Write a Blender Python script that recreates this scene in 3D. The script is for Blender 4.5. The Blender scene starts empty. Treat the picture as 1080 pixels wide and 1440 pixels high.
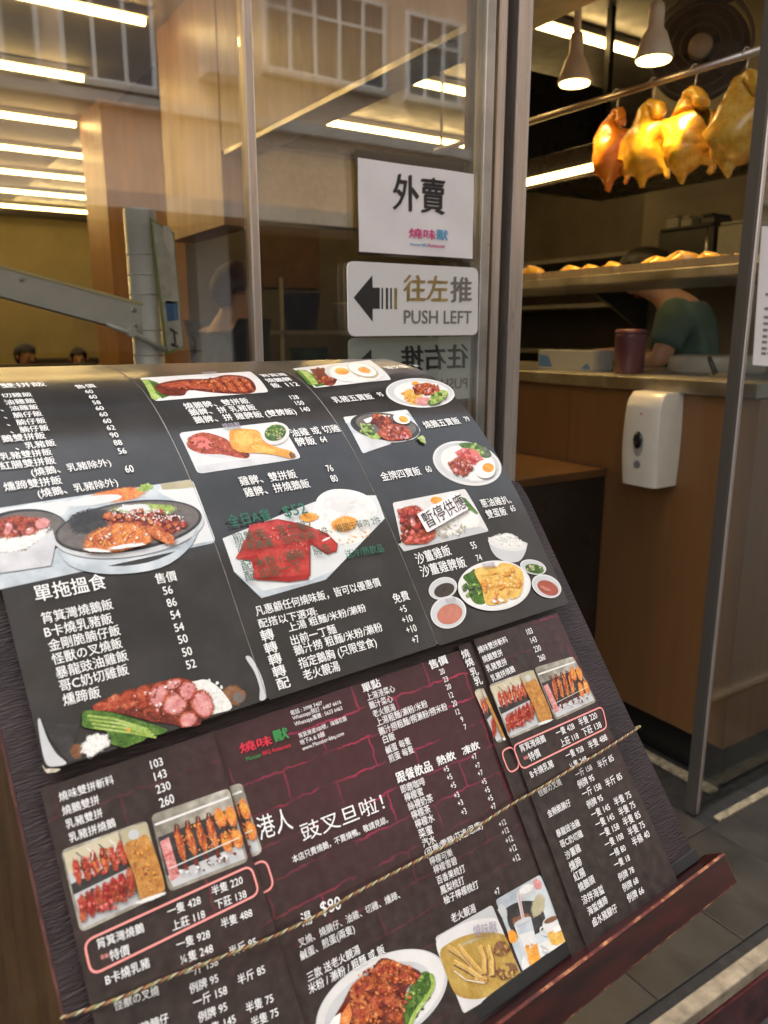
import bpy, bmesh, math, random
import numpy as np
from mathutils import Vector, Matrix
from mathutils.geometry import delaunay_2d_cdt
random.seed(7)
sc = bpy.context.scene
COL = sc.collection
R = math.radians

# ------------------------------------------------------------------ camera
F_PX, PITCH, HEAD = 1082.0, R(13), R(57)
CAM = np.array([0.0, 0.0, 1.35])
cd = bpy.data.cameras.new('camera')
cam = bpy.data.objects.new('camera', cd); COL.objects.link(cam)
cam.location = CAM
cam.rotation_euler = (R(90) - PITCH, 0, HEAD - R(90))
cd.sensor_width = 36; cd.lens = 36 * F_PX / 1440
cd.clip_start = 0.02; cd.clip_end = 400
cd.dof.use_dof = True; cd.dof.focus_distance = 0.80; cd.dof.aperture_fstop = 8.5
sc.camera = cam
# ------------------------------------------------------------------ sky, sun, exposure
SUN_EL, SUN_AZ = 60, 290           # overcast: a wide soft sun high along the street
w = bpy.data.worlds.new('World'); sc.world = w; w.use_nodes = True
nt = w.node_tree
sky = nt.nodes.new('ShaderNodeTexSky'); sky.sky_type = 'NISHITA'; sky.sun_disc = False
sky.sun_elevation = R(SUN_EL); sky.sun_rotation = R(SUN_AZ); sky.dust_density = 4; sky.air_density = 1.0
hs = nt.nodes.new('ShaderNodeHueSaturation'); hs.inputs['Saturation'].default_value = 0.28      # cloud cover: nearly neutral
wm = nt.nodes.new('ShaderNodeMix'); wm.data_type = 'RGBA'; wm.blend_type = 'MULTIPLY'; wm.inputs[0].default_value = 1.0; wm.inputs[7].default_value = (1.0, 0.985, 0.96, 1)
nt.links.new(sky.outputs[0], hs.inputs['Color']); nt.links.new(hs.outputs[0], wm.inputs[6])
nt.links.new(wm.outputs[2], nt.nodes['Background'].inputs[0])
nt.nodes['Background'].inputs[1].default_value = 0.15
sl = bpy.data.lights.new('sun', 'SUN'); sl.energy = 1.5; sl.angle = R(45); sl.color = (1, 0.96, 0.9)
so = bpy.data.objects.new('sun', sl); COL.objects.link(so)
_d = Vector((math.sin(R(SUN_AZ)) * math.cos(R(SUN_EL)), math.cos(R(SUN_AZ)) * math.cos(R(SUN_EL)), math.sin(R(SUN_EL))))
so.rotation_euler = _d.to_track_quat('Z', 'Y').to_euler()
so.location = (0, -4, 12)
sc.view_settings.view_transform = 'Standard'; sc.view_settings.look = 'None'
sc.view_settings.exposure = 1.5; sc.view_settings.gamma = 1.0
sc.view_settings.use_curve_mapping = False
sc.render.engine = 'CYCLES'
sc.cycles.use_denoising = True
sc.cycles.transparent_max_bounces = 96
sc.cycles.max_bounces = 10
sc.cycles.sample_clamp_indirect = 6

# ------------------------------------------------------------------ pixels of the photograph -> directions
_F = np.array([math.cos(HEAD) * math.cos(PITCH), math.sin(HEAD) * math.cos(PITCH), -math.sin(PITCH)])
_R = np.array([math.sin(HEAD), -math.cos(HEAD), 0.0]); _U = np.cross(_R, _F)
def ray(p): return _F + _R * (p[0] - 540) / F_PX + _U * (720 - p[1]) / F_PX
def hit(p, n, c):
    n = np.array(n, float); r = ray(p)
    return CAM + r * ((c - n @ CAM) / (n @ r))
def atX(x, y, c): return hit((x, y), (1, 0, 0), c)
def atY(x, y, c): return hit((x, y), (0, 1, 0), c)

# ------------------------------------------------------------------ materials
MATS = {}
def _set(b, k, v):
    if k in b.inputs: b.inputs[k].default_value = v
def mat(name, col, rough=0.5, metal=0.0, spec=0.5, var=0.0, vscale=20.0, bump=0.0, bscale=60.0, coat=0.0, coat_r=0.1,
        emit=None, estr=0.0, stretch=None, fine=0.0, cols=None, trans=0.0, sss=0.0, rvar=0.0, detail=5):
    if name in MATS: return MATS[name]
    m = bpy.data.materials.new(name); m.use_nodes = True; MATS[name] = m
    t = m.node_tree; b = t.nodes['Principled BSDF']
    c4 = (*col, 1); b.inputs['Base Color'].default_value = c4
    _set(b, 'Roughness', rough); _set(b, 'Metallic', metal); _set(b, 'Specular IOR Level', spec)
    _set(b, 'Coat Weight', coat); _set(b, 'Coat Roughness', coat_r); _set(b, 'Transmission Weight', trans)
    _set(b, 'Subsurface Weight', sss)
    if sss: b.inputs['Subsurface Radius'].default_value = (0.02, 0.008, 0.003)
    if emit: b.inputs['Emission Color'].default_value = (*emit, 1); b.inputs['Emission Strength'].default_value = estr
    if var or cols or bump or rvar:
        tc = t.nodes.new('ShaderNodeTexCoord'); mp = t.nodes.new('ShaderNodeMapping')
        t.links.new(tc.outputs['Object'], mp.inputs[0])
        if stretch: mp.inputs['Scale'].default_value = stretch
        if var or cols:
            nz = t.nodes.new('ShaderNodeTexNoise'); nz.inputs['Scale'].default_value = vscale; nz.inputs['Detail'].default_value = detail
            nz.inputs['Roughness'].default_value = 0.62
            t.links.new(mp.outputs[0], nz.inputs[0])
            cr = t.nodes.new('ShaderNodeValToRGB')
            cs = cols or [tuple(x * (1 - var) for x in col), tuple(min(1, x * (1 + var)) for x in col)]
            el = cr.color_ramp.elements
            el[0].position = 0.34; el[-1].position = 0.66
            for k in range(len(cs) - 2): el.new(0.34 + 0.32 * (k + 1) / (len(cs) - 1))
            for e, c in zip(el, cs): e.color = (*c, 1)
            src = nz.outputs[0]
            if fine:
                nf = t.nodes.new('ShaderNodeTexNoise'); nf.inputs['Scale'].default_value = vscale * 4.5; nf.inputs['Detail'].default_value = 3
                t.links.new(mp.outputs[0], nf.inputs[0])
                mf = t.nodes.new('ShaderNodeMix'); mf.data_type = 'FLOAT'; mf.inputs[0].default_value = fine
                t.links.new(nz.outputs[0], mf.inputs[2]); t.links.new(nf.outputs[0], mf.inputs[3]); src = mf.outputs[0]
            t.links.new(src, cr.inputs[0]); t.links.new(cr.outputs[0], b.inputs['Base Color'])
        if rvar:
            n3 = t.nodes.new('ShaderNodeTexNoise'); n3.inputs['Scale'].default_value = 9; n3.inputs['Detail'].default_value = 8
            t.links.new(mp.outputs[0], n3.inputs[0])
            mr = t.nodes.new('ShaderNodeMapRange'); mr.inputs[1].default_value = 0.3; mr.inputs[2].default_value = 0.7
            mr.inputs[3].default_value = max(0.02, rough - rvar); mr.inputs[4].default_value = rough + rvar
            t.links.new(n3.outputs[0], mr.inputs[0]); t.links.new(mr.outputs[0], b.inputs['Roughness'])
        if bump:
            n2 = t.nodes.new('ShaderNodeTexNoise'); n2.inputs['Scale'].default_value = bscale; n2.inputs['Detail'].default_value = 4
            t.links.new(mp.outputs[0], n2.inputs[0])
            bp = t.nodes.new('ShaderNodeBump'); bp.inputs['Strength'].default_value = bump; bp.inputs['Distance'].default_value = 0.002
            t.links.new(n2.outputs[0], bp.inputs['Height']); t.links.new(bp.outputs[0], b.inputs['Normal'])
    return m

def glass_mat(name, tint=(0.95, 0.955, 0.945), ior=1.55, rough=0.0, smudge=0.0):
    m = bpy.data.materials.new(name); m.use_nodes = True; t = m.node_tree
    for n in list(t.nodes): t.nodes.remove(n)
    out = t.nodes.new('ShaderNodeOutputMaterial'); mx = t.nodes.new('ShaderNodeMixShader')
    tr = t.nodes.new('ShaderNodeBsdfTransparent'); tr.inputs[0].default_value = (*tint, 1)
    gl = t.nodes.new('ShaderNodeBsdfGlossy'); gl.inputs['Roughness'].default_value = rough
    fr = t.nodes.new('ShaderNodeFresnel'); fr.inputs[0].default_value = ior
    # same Fresnel term on both faces of the sheet of glass (no false total reflection from inside)
    ge = t.nodes.new('ShaderNodeNewGeometry'); bf = t.nodes.new('ShaderNodeMapRange')
    bf.inputs[3].default_value = ior; bf.inputs[4].default_value = 1.0 / ior
    t.links.new(ge.outputs['Backfacing'], bf.inputs[0]); t.links.new(bf.outputs[0], fr.inputs[0])
    t.links.new(fr.outputs[0], mx.inputs[0]); t.links.new(tr.outputs[0], mx.inputs[1]); t.links.new(gl.outputs[0], mx.inputs[2])
    if smudge:
        tc = t.nodes.new('ShaderNodeTexCoord'); mp = t.nodes.new('ShaderNodeMapping'); mp.inputs['Scale'].default_value = (1, 1, 0.35)
        nz = t.nodes.new('ShaderNodeTexNoise'); nz.inputs['Scale'].default_value = 3.2; nz.inputs['Detail'].default_value = 7
        t.links.new(tc.outputs['Object'], mp.inputs[0]); t.links.new(mp.outputs[0], nz.inputs[0])
        mr = t.nodes.new('ShaderNodeMapRange'); mr.inputs[1].default_value = 0.4; mr.inputs[2].default_value = 0.75
        mr.inputs[3].default_value = 0.004; mr.inputs[4].default_value = smudge
        t.links.new(nz.outputs[0], mr.inputs[0]); t.links.new(mr.outputs[0], gl.inputs['Roughness'])
        n2 = t.nodes.new('ShaderNodeTexNoise'); n2.inputs['Scale'].default_value = 1.6
        t.links.new(tc.outputs['Object'], n2.inputs[0])
        bp = t.nodes.new('ShaderNodeBump'); bp.inputs['Strength'].default_value = 0.05; bp.inputs['Distance'].default_value = 0.004
        t.links.new(n2.outputs[0], bp.inputs['Height']); t.links.new(bp.outputs[0], gl.inputs['Normal'])
    t.links.new(mx.outputs[0], out.inputs[0])
    MATS[name] = m
    return m

# ------------------------------------------------------------------ objects
def tag(o, label=None, cat=None, group=None, kind=None):
    if label: o['label'] = label
    if cat: o['category'] = cat
    if group: o['group'] = group
    if kind: o['kind'] = kind
    return o
def thing(name, loc, label, cat, group=None, rz=0.0):
    o = bpy.data.objects.new(name, None); COL.objects.link(o); o.location = [float(c) for c in loc]; o.rotation_euler = (0, 0, rz)
    o.empty_display_size = 0.05
    return tag(o, label, cat, group)
def root_of(o):
    while o.parent: o = o.parent
    return o
class MB:
    """collects shapes in world coordinates; build() links them as ONE mesh object"""
    def __init__(s): s.v = []; s.f = []; s.mi = []; s.cur = 0
    def add(s, vs, fs, mi=None):
        k = len(s.v); s.v += [tuple(float(c) for c in p) for p in vs]
        s.f += [tuple(i + k for i in f) for f in fs]; s.mi += [s.cur if mi is None else mi] * len(fs)
        return s
    def box(s, a, b, bev=0.0, frame=None, mi=None):
        x0, y0, z0 = a; x1, y1, z1 = b
        bm = bmesh.new(); bmesh.ops.create_cube(bm, size=1)
        for q in bm.verts: q.co = Vector(((x0 + x1) / 2 + q.co.x * (x1 - x0), (y0 + y1) / 2 + q.co.y * (y1 - y0), (z0 + z1) / 2 + q.co.z * (z1 - z0)))
        if bev: bmesh.ops.bevel(bm, geom=bm.edges[:], offset=bev, segments=2, profile=0.5, affect='EDGES')
        s.addbm(bm, frame, mi); return s
    def addbm(s, bm, frame=None, mi=None):
        bm.verts.index_update()
        vs = [q.co[:] for q in bm.verts]
        if frame: vs = [frame(*q) for q in vs]
        s.add(vs, [[q.index for q in f.verts] for f in bm.faces], mi); bm.free(); return s
    def tube(s, pts, r, n=10, mi=None, caps=True):
        pts = [Vector([float(c) for c in p]) for p in pts]; rs = r if isinstance(r, (list, tuple)) else [r] * len(pts)
        vs = []; fs = []; up = None
        for i, p in enumerate(pts):
            d = (pts[min(i + 1, len(pts) - 1)] - pts[max(i - 1, 0)]).normalized()
            if up is None:
                up = Vector((0, 0, 1)) if abs(d.z) < 0.9 else Vector((1, 0, 0))
            a = d.cross(up).normalized(); b = a.cross(d).normalized(); up = b
            for k in range(n):
                t = 2 * math.pi * k / n; vs.append(p + (a * math.cos(t) + b * math.sin(t)) * rs[i])
        for i in range(len(pts) - 1):
            for k in range(n): fs.append((i * n + k, i * n + (k + 1) % n, (i + 1) * n + (k + 1) % n, (i + 1) * n + k))
        if caps: fs.append(tuple(range(n - 1, -1, -1))); fs.append(tuple((len(pts) - 1) * n + k for k in range(n)))
        s.add(vs, fs, mi); return s
    def lathe(s, c, prof, n=20, axis=None, mi=None):
        """prof: list of (r, h) along +Z (or axis) from c"""
        c = Vector([float(q) for q in c]); ax = Vector(axis or (0, 0, 1)).normalized()
        a = ax.orthogonal().normalized(); b = ax.cross(a)
        vs = []; fs = []
        for r_, h in prof:
            for k in range(n):
                t = 2 * math.pi * k / n; vs.append(c + ax * h + (a * math.cos(t) + b * math.sin(t)) * r_)
        for i in range(len(prof) - 1):
            for k in range(n): fs.append((i * n + k, i * n + (k + 1) % n, (i + 1) * n + (k + 1) % n, (i + 1) * n + k))
        fs.append(tuple(range(n - 1, -1, -1))); fs.append(tuple((len(prof) - 1) * n + k for k in range(n)))
        s.add(vs, fs, mi); return s
    def ball(s, c, r, seg=12, sc3=(1, 1, 1), mi=None):
        bm = bmesh.new(); bmesh.ops.create_uvsphere(bm, u_segments=seg, v_segments=max(6, seg // 2 + 2), radius=r)
        for q in bm.verts: q.co = Vector((c[0] + q.co.x * sc3[0], c[1] + q.co.y * sc3[1], c[2] + q.co.z * sc3[2]))
        s.addbm(bm, None, mi); return s
    def build(s, name, mats, parent=None, smooth=False, origin=None):
        me = bpy.data.meshes.new(name)
        if parent is not None: rt = root_of(parent); inv = Matrix.LocRotScale(rt.location, rt.rotation_euler, None).inverted()
        elif origin is not None: inv = Matrix.Translation(-Vector([float(q) for q in origin]))
        else: inv = Matrix.Identity(4)
        me.from_pydata([inv @ Vector(p) for p in s.v], [], s.f)
        if not isinstance(mats, (list, tuple)): mats = [mats]
        for m in mats: me.materials.append(MATS[m] if isinstance(m, str) else m)
        me.polygons.foreach_set('material_index', s.mi)
        if smooth: me.polygons.foreach_set('use_smooth', [True] * len(me.polygons))
        me.update()
        o = bpy.data.objects.new(name, me); COL.objects.link(o)
        if parent is not None: o.parent = parent
        elif origin is not None: o.location = [float(q) for q in origin]
        return o
def copy_tree(o, parent=None):
    c = o.copy(); COL.objects.link(c); c.parent = parent
    for ch in o.children: copy_tree(ch, c)
    return c
def smooth_angle(o, ang=40):
    o.data.polygons.foreach_set('use_smooth', [True] * len(o.data.polygons))
    bm = bmesh.new(); bm.from_mesh(o.data)
    for e in bm.edges:
        e.smooth = not (len(e.link_faces) == 2 and e.calc_face_angle(0) > R(ang))
    bm.to_mesh(o.data); bm.free()
    return o

# organic bodies: edges with radii grown by a Skin modifier and made real at once
def skin_mesh(pts, edges, radii, subd=2):
    me = bpy.data.meshes.new('s'); me.from_pydata([tuple(float(c) for c in p) for p in pts], edges, [])
    o = bpy.data.objects.new('s', me); COL.objects.link(o)
    o.modifiers.new('k', 'SKIN')
    sd = o.modifiers.new('d', 'SUBSURF'); sd.levels = subd; sd.render_levels = subd
    for i, d in enumerate(me.skin_vertices[0].data):
        r_ = radii[i]; d.radius = (r_, r_) if not isinstance(r_, tuple) else r_
        d.use_root = (i == 0)
    dg = bpy.context.evaluated_depsgraph_get(); ev = o.evaluated_get(dg); m2 = ev.to_mesh()
    vs = [q.co[:] for q in m2.vertices]; fs = [tuple(p.vertices) for p in m2.polygons]
    ev.to_mesh_clear(); bpy.data.objects.remove(o); bpy.data.meshes.remove(me)
    return vs, fs

# ------------------------------------------------------------------ printed sheets
def fill(poly, step):
    """triangulate a 2-D outline with a grid of inner points so that it can follow a bent sheet"""
    n = len(poly); P = [Vector((float(a), float(b))) for a, b in poly]
    xs = [p.x for p in P]; ys = [p.y for p in P]
    if step:
        Q = []
        for i in range(n):
            a, b = P[i], P[(i + 1) % n]; k = max(1, int((b - a).length / step))
            Q += [a.lerp(b, j / k) for j in range(k)]
        P = Q; n = len(P)
    vs = list(P); ed = [(i, (i + 1) % n) for i in range(n)]
    if step:
        def inside(x, y):
            c = False; j = n - 1
            for i in range(n):
                if (P[i].y > y) != (P[j].y > y) and x < (P[j].x - P[i].x) * (y - P[i].y) / (P[j].y - P[i].y) + P[i].x: c = not c
                j = i
            return c
        x = min(xs) + step / 2
        while x < max(xs):
            y = min(ys) + step / 2
            while y < max(ys):
                if inside(x, y): vs.append(Vector((x, y)))
                y += step
            x += step
    o = delaunay_2d_cdt(vs, ed, [], 1, 1e-7)
    tris = []
    V2 = o[0]
    for f in o[2]:
        f = list(f)
        a = sum(V2[f[i]].x * V2[f[(i + 1) % len(f)]].y - V2[f[(i + 1) % len(f)]].x * V2[f[i]].y for i in range(len(f)))
        tris.append(f if a > 0 else f[::-1])
    return [(q.x, q.y) for q in V2], tris

class Sheet:
    """a flat sheet: origin o, in-plane axes u and v, outward normal n; h(u,v) adds a slight buckle"""
    step = 0.0
    def __init__(s, o, u, v, h=None, n0=0.0):
        s.o = np.array(o, float); s.u = np.array(u, float); s.v = np.array(v, float); s.n = np.cross(s.u, s.v); s.h = h; s.n0 = n0
        if h: s.step = 0.012
    def inv(s, p):
        q = hit(p, s.n, s.n @ s.o + s.n0) - s.o; return np.array([q @ s.u, q @ s.v])
    def pos(s, a, b, n=0.0):
        if s.h: n = n + s.h(a, b)
        return s.o + s.u * a + s.v * b + s.n * (n + s.n0)

class BentSheet(Sheet):
    """v is replaced by the arc length along a profile curve in the (v, n) plane of the stand"""
    step = 0.010
    def __init__(s, o, u, v, prof):
        Sheet.__init__(s, o, u, v)
        P = np.array(prof); d = np.r_[0, np.cumsum(np.hypot(*np.diff(P, axis=0).T))]
        t = np.linspace(0, d[-1], 121)
        k = np.arange(-9, 10); g = np.exp(-(k / 4.5) ** 2); g /= g.sum()
        out = []
        for c in range(2):
            y = np.interp(t, d, P[:, c]); e = np.r_[2 * y[0] - y[9:0:-1], y, 2 * y[-1] - y[-2:-11:-1]]
            out.append(np.convolve(e, g, 'valid'))
        s.P = np.array(out).T; s.s = np.r_[0, np.cumsum(np.hypot(*np.diff(s.P, axis=0).T))]
        s.W = s.o + s.P[:, :1] * s.v + s.P[:, 1:] * s.n
        T = np.gradient(s.P, axis=0); T /= np.hypot(T[:, :1], T[:, 1:]); s.N2 = np.c_[-T[:, 1], T[:, 0]]
    def inv(s, p):
        r = ray(p); A = s.W[:-1]; D = s.W[1:] - A; n = np.cross(s.u, D)
        t = ((A - CAM) * n).sum(1) / (n @ r); Q = CAM + t[:, None] * r - A
        k = (Q * D).sum(1) / (D * D).sum(1); ok = np.where((k >= -1e-6) & (k <= 1.000001))[0]
        if len(ok): i = ok[0]
        else: i = 0 if k[0] < 0 else len(k) - 1
        return np.array([(Q[i] + A[i] - s.o) @ s.u, s.s[i] + k[i] * (s.s[i + 1] - s.s[i])])
    def pos(s, a, b, n=0.0):
        v_ = np.interp(b, s.s, s.P[:, 0]); m_ = np.interp(b, s.s, s.P[:, 1])
        nv = np.interp(b, s.s, s.N2[:, 0]); nn = np.interp(b, s.s, s.N2[:, 1])
        if b < 0: v_ += b * s.N2[0, 1]; m_ -= b * s.N2[0, 0] * 1
        return s.o + s.u * a + s.v * (v_ + nv * n) + s.n * (m_ + nn * n)

def slab(sheet, poly, thick, n=0.0, step=None):
    """solid sheet with the outline poly (u,v); front at n, back at n - thick"""
    vs, fs = fill(poly, step if step is not None else sheet.step)
    m = MB(); k = len(vs)
    V = [sheet.pos(a, b, n) for a, b in vs] + [sheet.pos(a, b, n - thick) for a, b in vs]
    F = [tuple(f) for f in fs] + [tuple(i + k for i in f[::-1]) for f in fs]
    cnt = {}
    for f in fs:
        for i in range(len(f)):
            a, b = f[i], f[(i + 1) % len(f)]; cnt[(a, b)] = 1
    for (a, b) in cnt:
        if (b, a) not in cnt: F.append((b, a, a + k, b + k))
    return m.add(V, F)
def rrect(p4, r, inset=0.0, n=5):
    """rounded quadrilateral through four (u,v) corners (in order)"""
    out = []
    for i in range(4):
        p = np.array(p4[i]); a = np.array(p4[i - 1]) - p; b = np.array(p4[(i + 1) % 4]) - p
        a /= np.linalg.norm(a); b /= np.linalg.norm(b)
        A = p + a * r; B = p + b * r
        for k in range(n + 1):
            t = k / n; out.append(tuple((1 - t) ** 2 * A + 2 * t * (1 - t) * p + t * t * B))
    return out
LAYER = 0.000025
DARKER = {'f_meat': 'f_meat_dark', 'f_goose': 'f_meat_dark', 'f_goose_l': 'f_goose', 'f_spam': 'f_spam_d', 'f_pink': 'f_meat', 'f_yellow': 'f_orange', 'f_orange': 'f_goose', 'f_green_l': 'f_green', 'f_green': 'f_dark', 'f_spam_l': 'f_spam', 'f_crackle': 'f_brown'}
LIGHTER = {'f_meat': 'f_spam_l', 'f_goose': 'f_goose_l', 'f_goose_l': 'f_orange', 'f_pink': 'f_egg', 'f_yellow': 'f_egg', 'f_orange': 'f_yellow', 'f_green_l': 'f_tan', 'f_green': 'f_green_l', 'f_spam': 'f_spam_l', 'f_meat_dark': 'f_meat', 'f_crackle': 'f_orange'}
class Print:
    """flat print on a sheet: shapes are laid over each other a fraction of a millimetre apart"""
    def __init__(s, sheet, z=(0, 0, 1.0), base=0.0004):
        s.sh = sheet; s.z = z; s.m = MB(); s.mats = []; s.soft = []; s.k = 0; s.dk = 1.0; s.base = base
    def px(s, p): return (s.z[0] + p[0] / s.z[2], s.z[1] + p[1] / s.z[2])
    def uv(s, p): return s.sh.inv(s.px(p))
    def _mi(s, m):
        if m not in s.mats: s.mats.append(m)
        return s.mats.index(m)
    def polyuv(s, uv, m, up=True):
        a = sum(uv[i][0] * uv[(i + 1) % len(uv)][1] - uv[(i + 1) % len(uv)][0] * uv[i][1] for i in range(len(uv)))
        if a < 0: uv = uv[::-1]
        ext = max(max(p[0] for p in uv) - min(p[0] for p in uv), max(p[1] for p in uv) - min(p[1] for p in uv))
        vs, fs = fill(uv, (0.006 if ext > 0.006 else 0) if s.sh.step else 0)
        if up: s.k += s.dk
        s.m.add([s.sh.pos(a, b, s.base + LAYER * s.k) for a, b in vs], fs, s._mi(m)); s.soft += [1.0] * len(vs)
    def P(s, pts, m):
        if len(pts) >= 7 and m[:2] == 'f_' and m not in ('f_white', 'f_spam', 'f_spam_d'):
            o = []; n = len(pts)
            for i in range(n):
                p0, p1, p2, p3 = [np.array(pts[(i + d) % n], float) for d in (-1, 0, 1, 2)]
                for t in (0, .25, .5, .75):
                    o.append(tuple(0.5 * (2 * p1 + (p2 - p0) * t + (2 * p0 - 5 * p1 + 4 * p2 - p3) * t * t + (3 * p1 - p0 - 3 * p2 + p3) * t ** 3)))
            pts = o
        s.polyuv([tuple(s.uv(p)) for p in pts], m); return s
    def Q(s, p4, m, r=0.004): s.polyuv(rrect([s.uv(p) for p in p4], r), m); return s
    def E(s, cx, cy, rx, ry, m, rot=0, jag=0.0, n=28, seed=0, inner=0.72):
        rg = random.Random(seed or int(cx * 31 + cy * 17 + rx)); c, sn = math.cos(R(rot)), math.sin(R(rot)); pts = []
        ph = [rg.uniform(0, 6.28) for _ in range(4)]
        for i in range(n):
            t = 2 * math.pi * i / n
            j = 1 + jag * (0.5 * math.sin(2 * t + ph[0]) + 0.35 * math.sin(3 * t + ph[1]) + 0.3 * math.sin(5 * t + ph[2]) + 0.25 * math.sin(8 * t + ph[3])) + (rg.uniform(-.4, .4) * jag if jag > .15 else 0)
            x, y = rx * j * math.cos(t), ry * j * math.sin(t)
            pts.append((cx + x * c - y * sn, cy + x * sn + y * c))
        if m[:2] == 'f_' and jag > 0:      # blurred edge: opacity falls off towards the rim
            fr = (0.0, 0.3, inner, 1.0) if inner > 0.35 else (0.0, inner, 1.0)
            uvs = [s.uv(q) for q in pts]; c0 = s.uv((cx, cy)); s.k += s.dk; V = [c0]; A = [1.0]
            for f in fr[1:]:
                V += [c0 + (q - c0) * f for q in uvs]; A += [0.0 if f == 1.0 else 1.0] * n
            F = [(0, 1 + i, 1 + (i + 1) % n) for i in range(n)]
            for r_ in range(len(fr) - 2):
                F += [(1 + r_ * n + i, 1 + (r_ + 1) * n + i, 1 + (r_ + 1) * n + (i + 1) % n, 1 + r_ * n + (i + 1) % n) for i in range(n)]
            s.m.add([s.sh.pos(q[0], q[1], s.base + LAYER * s.k) for q in V], F, s._mi(m)); s.soft += A
            return s
        return s.P(pts, m)
    def ring(s, cx, cy, rx, ry, wd, m, rot=0):
        s.E(cx, cy, rx, ry, m, rot); return s
    def scat(s, cx, cy, rx, ry, cnt, sz, mats, rot=0, jag=0.25, seed=1, asp=(0.5, 1.0), n=10):
        rg = random.Random(seed); c, sn = math.cos(R(rot)), math.sin(R(rot))
        for i in range(cnt):
            t = rg.uniform(0, 6.28); q = math.sqrt(rg.random()); x, y = rx * q * math.cos(t), ry * q * math.sin(t)
            z = sz * rg.uniform(0.55, 1.25); X_, Y_ = cx + x * c - y * sn, cy + x * sn + y * c; ra, ro, m = rg.uniform(*asp), rg.uniform(0, 180), rg.choice(mats)
            s.dk = 0.25; sd = seed * 997 + i
            if sz / s.z[2] > 2.2 and m in DARKER:
                s.E(X_ + z * .08, Y_ + z * .12, z * 1.15, z * ra * 1.15, DARKER[m], ro, jag, n=n, seed=sd, inner=0.5)
                s.E(X_, Y_, z * .98, z * ra * .98, m, ro, jag, n=n, seed=sd, inner=0.45)
                if m in LIGHTER: s.E(X_ - z * .2, Y_ - z * .25, z * .42, z * ra * .22, LIGHTER[m], ro, .4, n=7, seed=sd + 5, inner=0.3)
            else: s.E(X_, Y_, z, z * ra, m, ro, jag, n=n, seed=sd, inner=0.6)
            s.dk = 1.0
        return s
    def line(s, pts, w_, m):
        """stroke of px width w_ along pts"""
        q = [np.array(p, float) for p in pts]
        L = []; Rr = []
        for i in range(len(q)):
            d = q[min(i + 1, len(q) - 1)] - q[max(i - 1, 0)]; d /= np.linalg.norm(d); nn = np.array([-d[1], d[0]]) * w_ / 2
            L.append(tuple(q[i] + nn)); Rr.append(tuple(q[i] - nn))
        return s.P(L + Rr[::-1], m)
    def outline(s, p4, wd, m, r=0.006):
        """rounded rectangular outline of width wd metres"""
        a = rrect([s.uv(p) for p in p4], r, n=5); c = np.mean(a, axis=0)
        k = len(a); s.k += 1; V = []; 
        for i in range(k):
            p = np.array(a[i]); d = np.array(a[(i + 1) % k]) - np.array(a[i - 1]); d /= np.linalg.norm(d); nn = np.array([-d[1], d[0]])
            V += [p + nn * wd / 2, p - nn * wd / 2]
        W = [s.sh.pos(q[0], q[1], s.base + LAYER * s.k) for q in V]
        s.m.add(W, [(2 * i, 2 * i + 1, (2 * ((i + 1) % k)) + 1, 2 * ((i + 1) % k)) for i in range(k)], s._mi(m))
        s.soft += [1.0] * len(W)
        return s
    def build(s, name, parent):
        o = s.m.build(name, s.mats, parent)
        at = o.data.attributes.new('soft', 'FLOAT', 'POINT'); at.data.foreach_set('value', s.soft)
        return o

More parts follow.
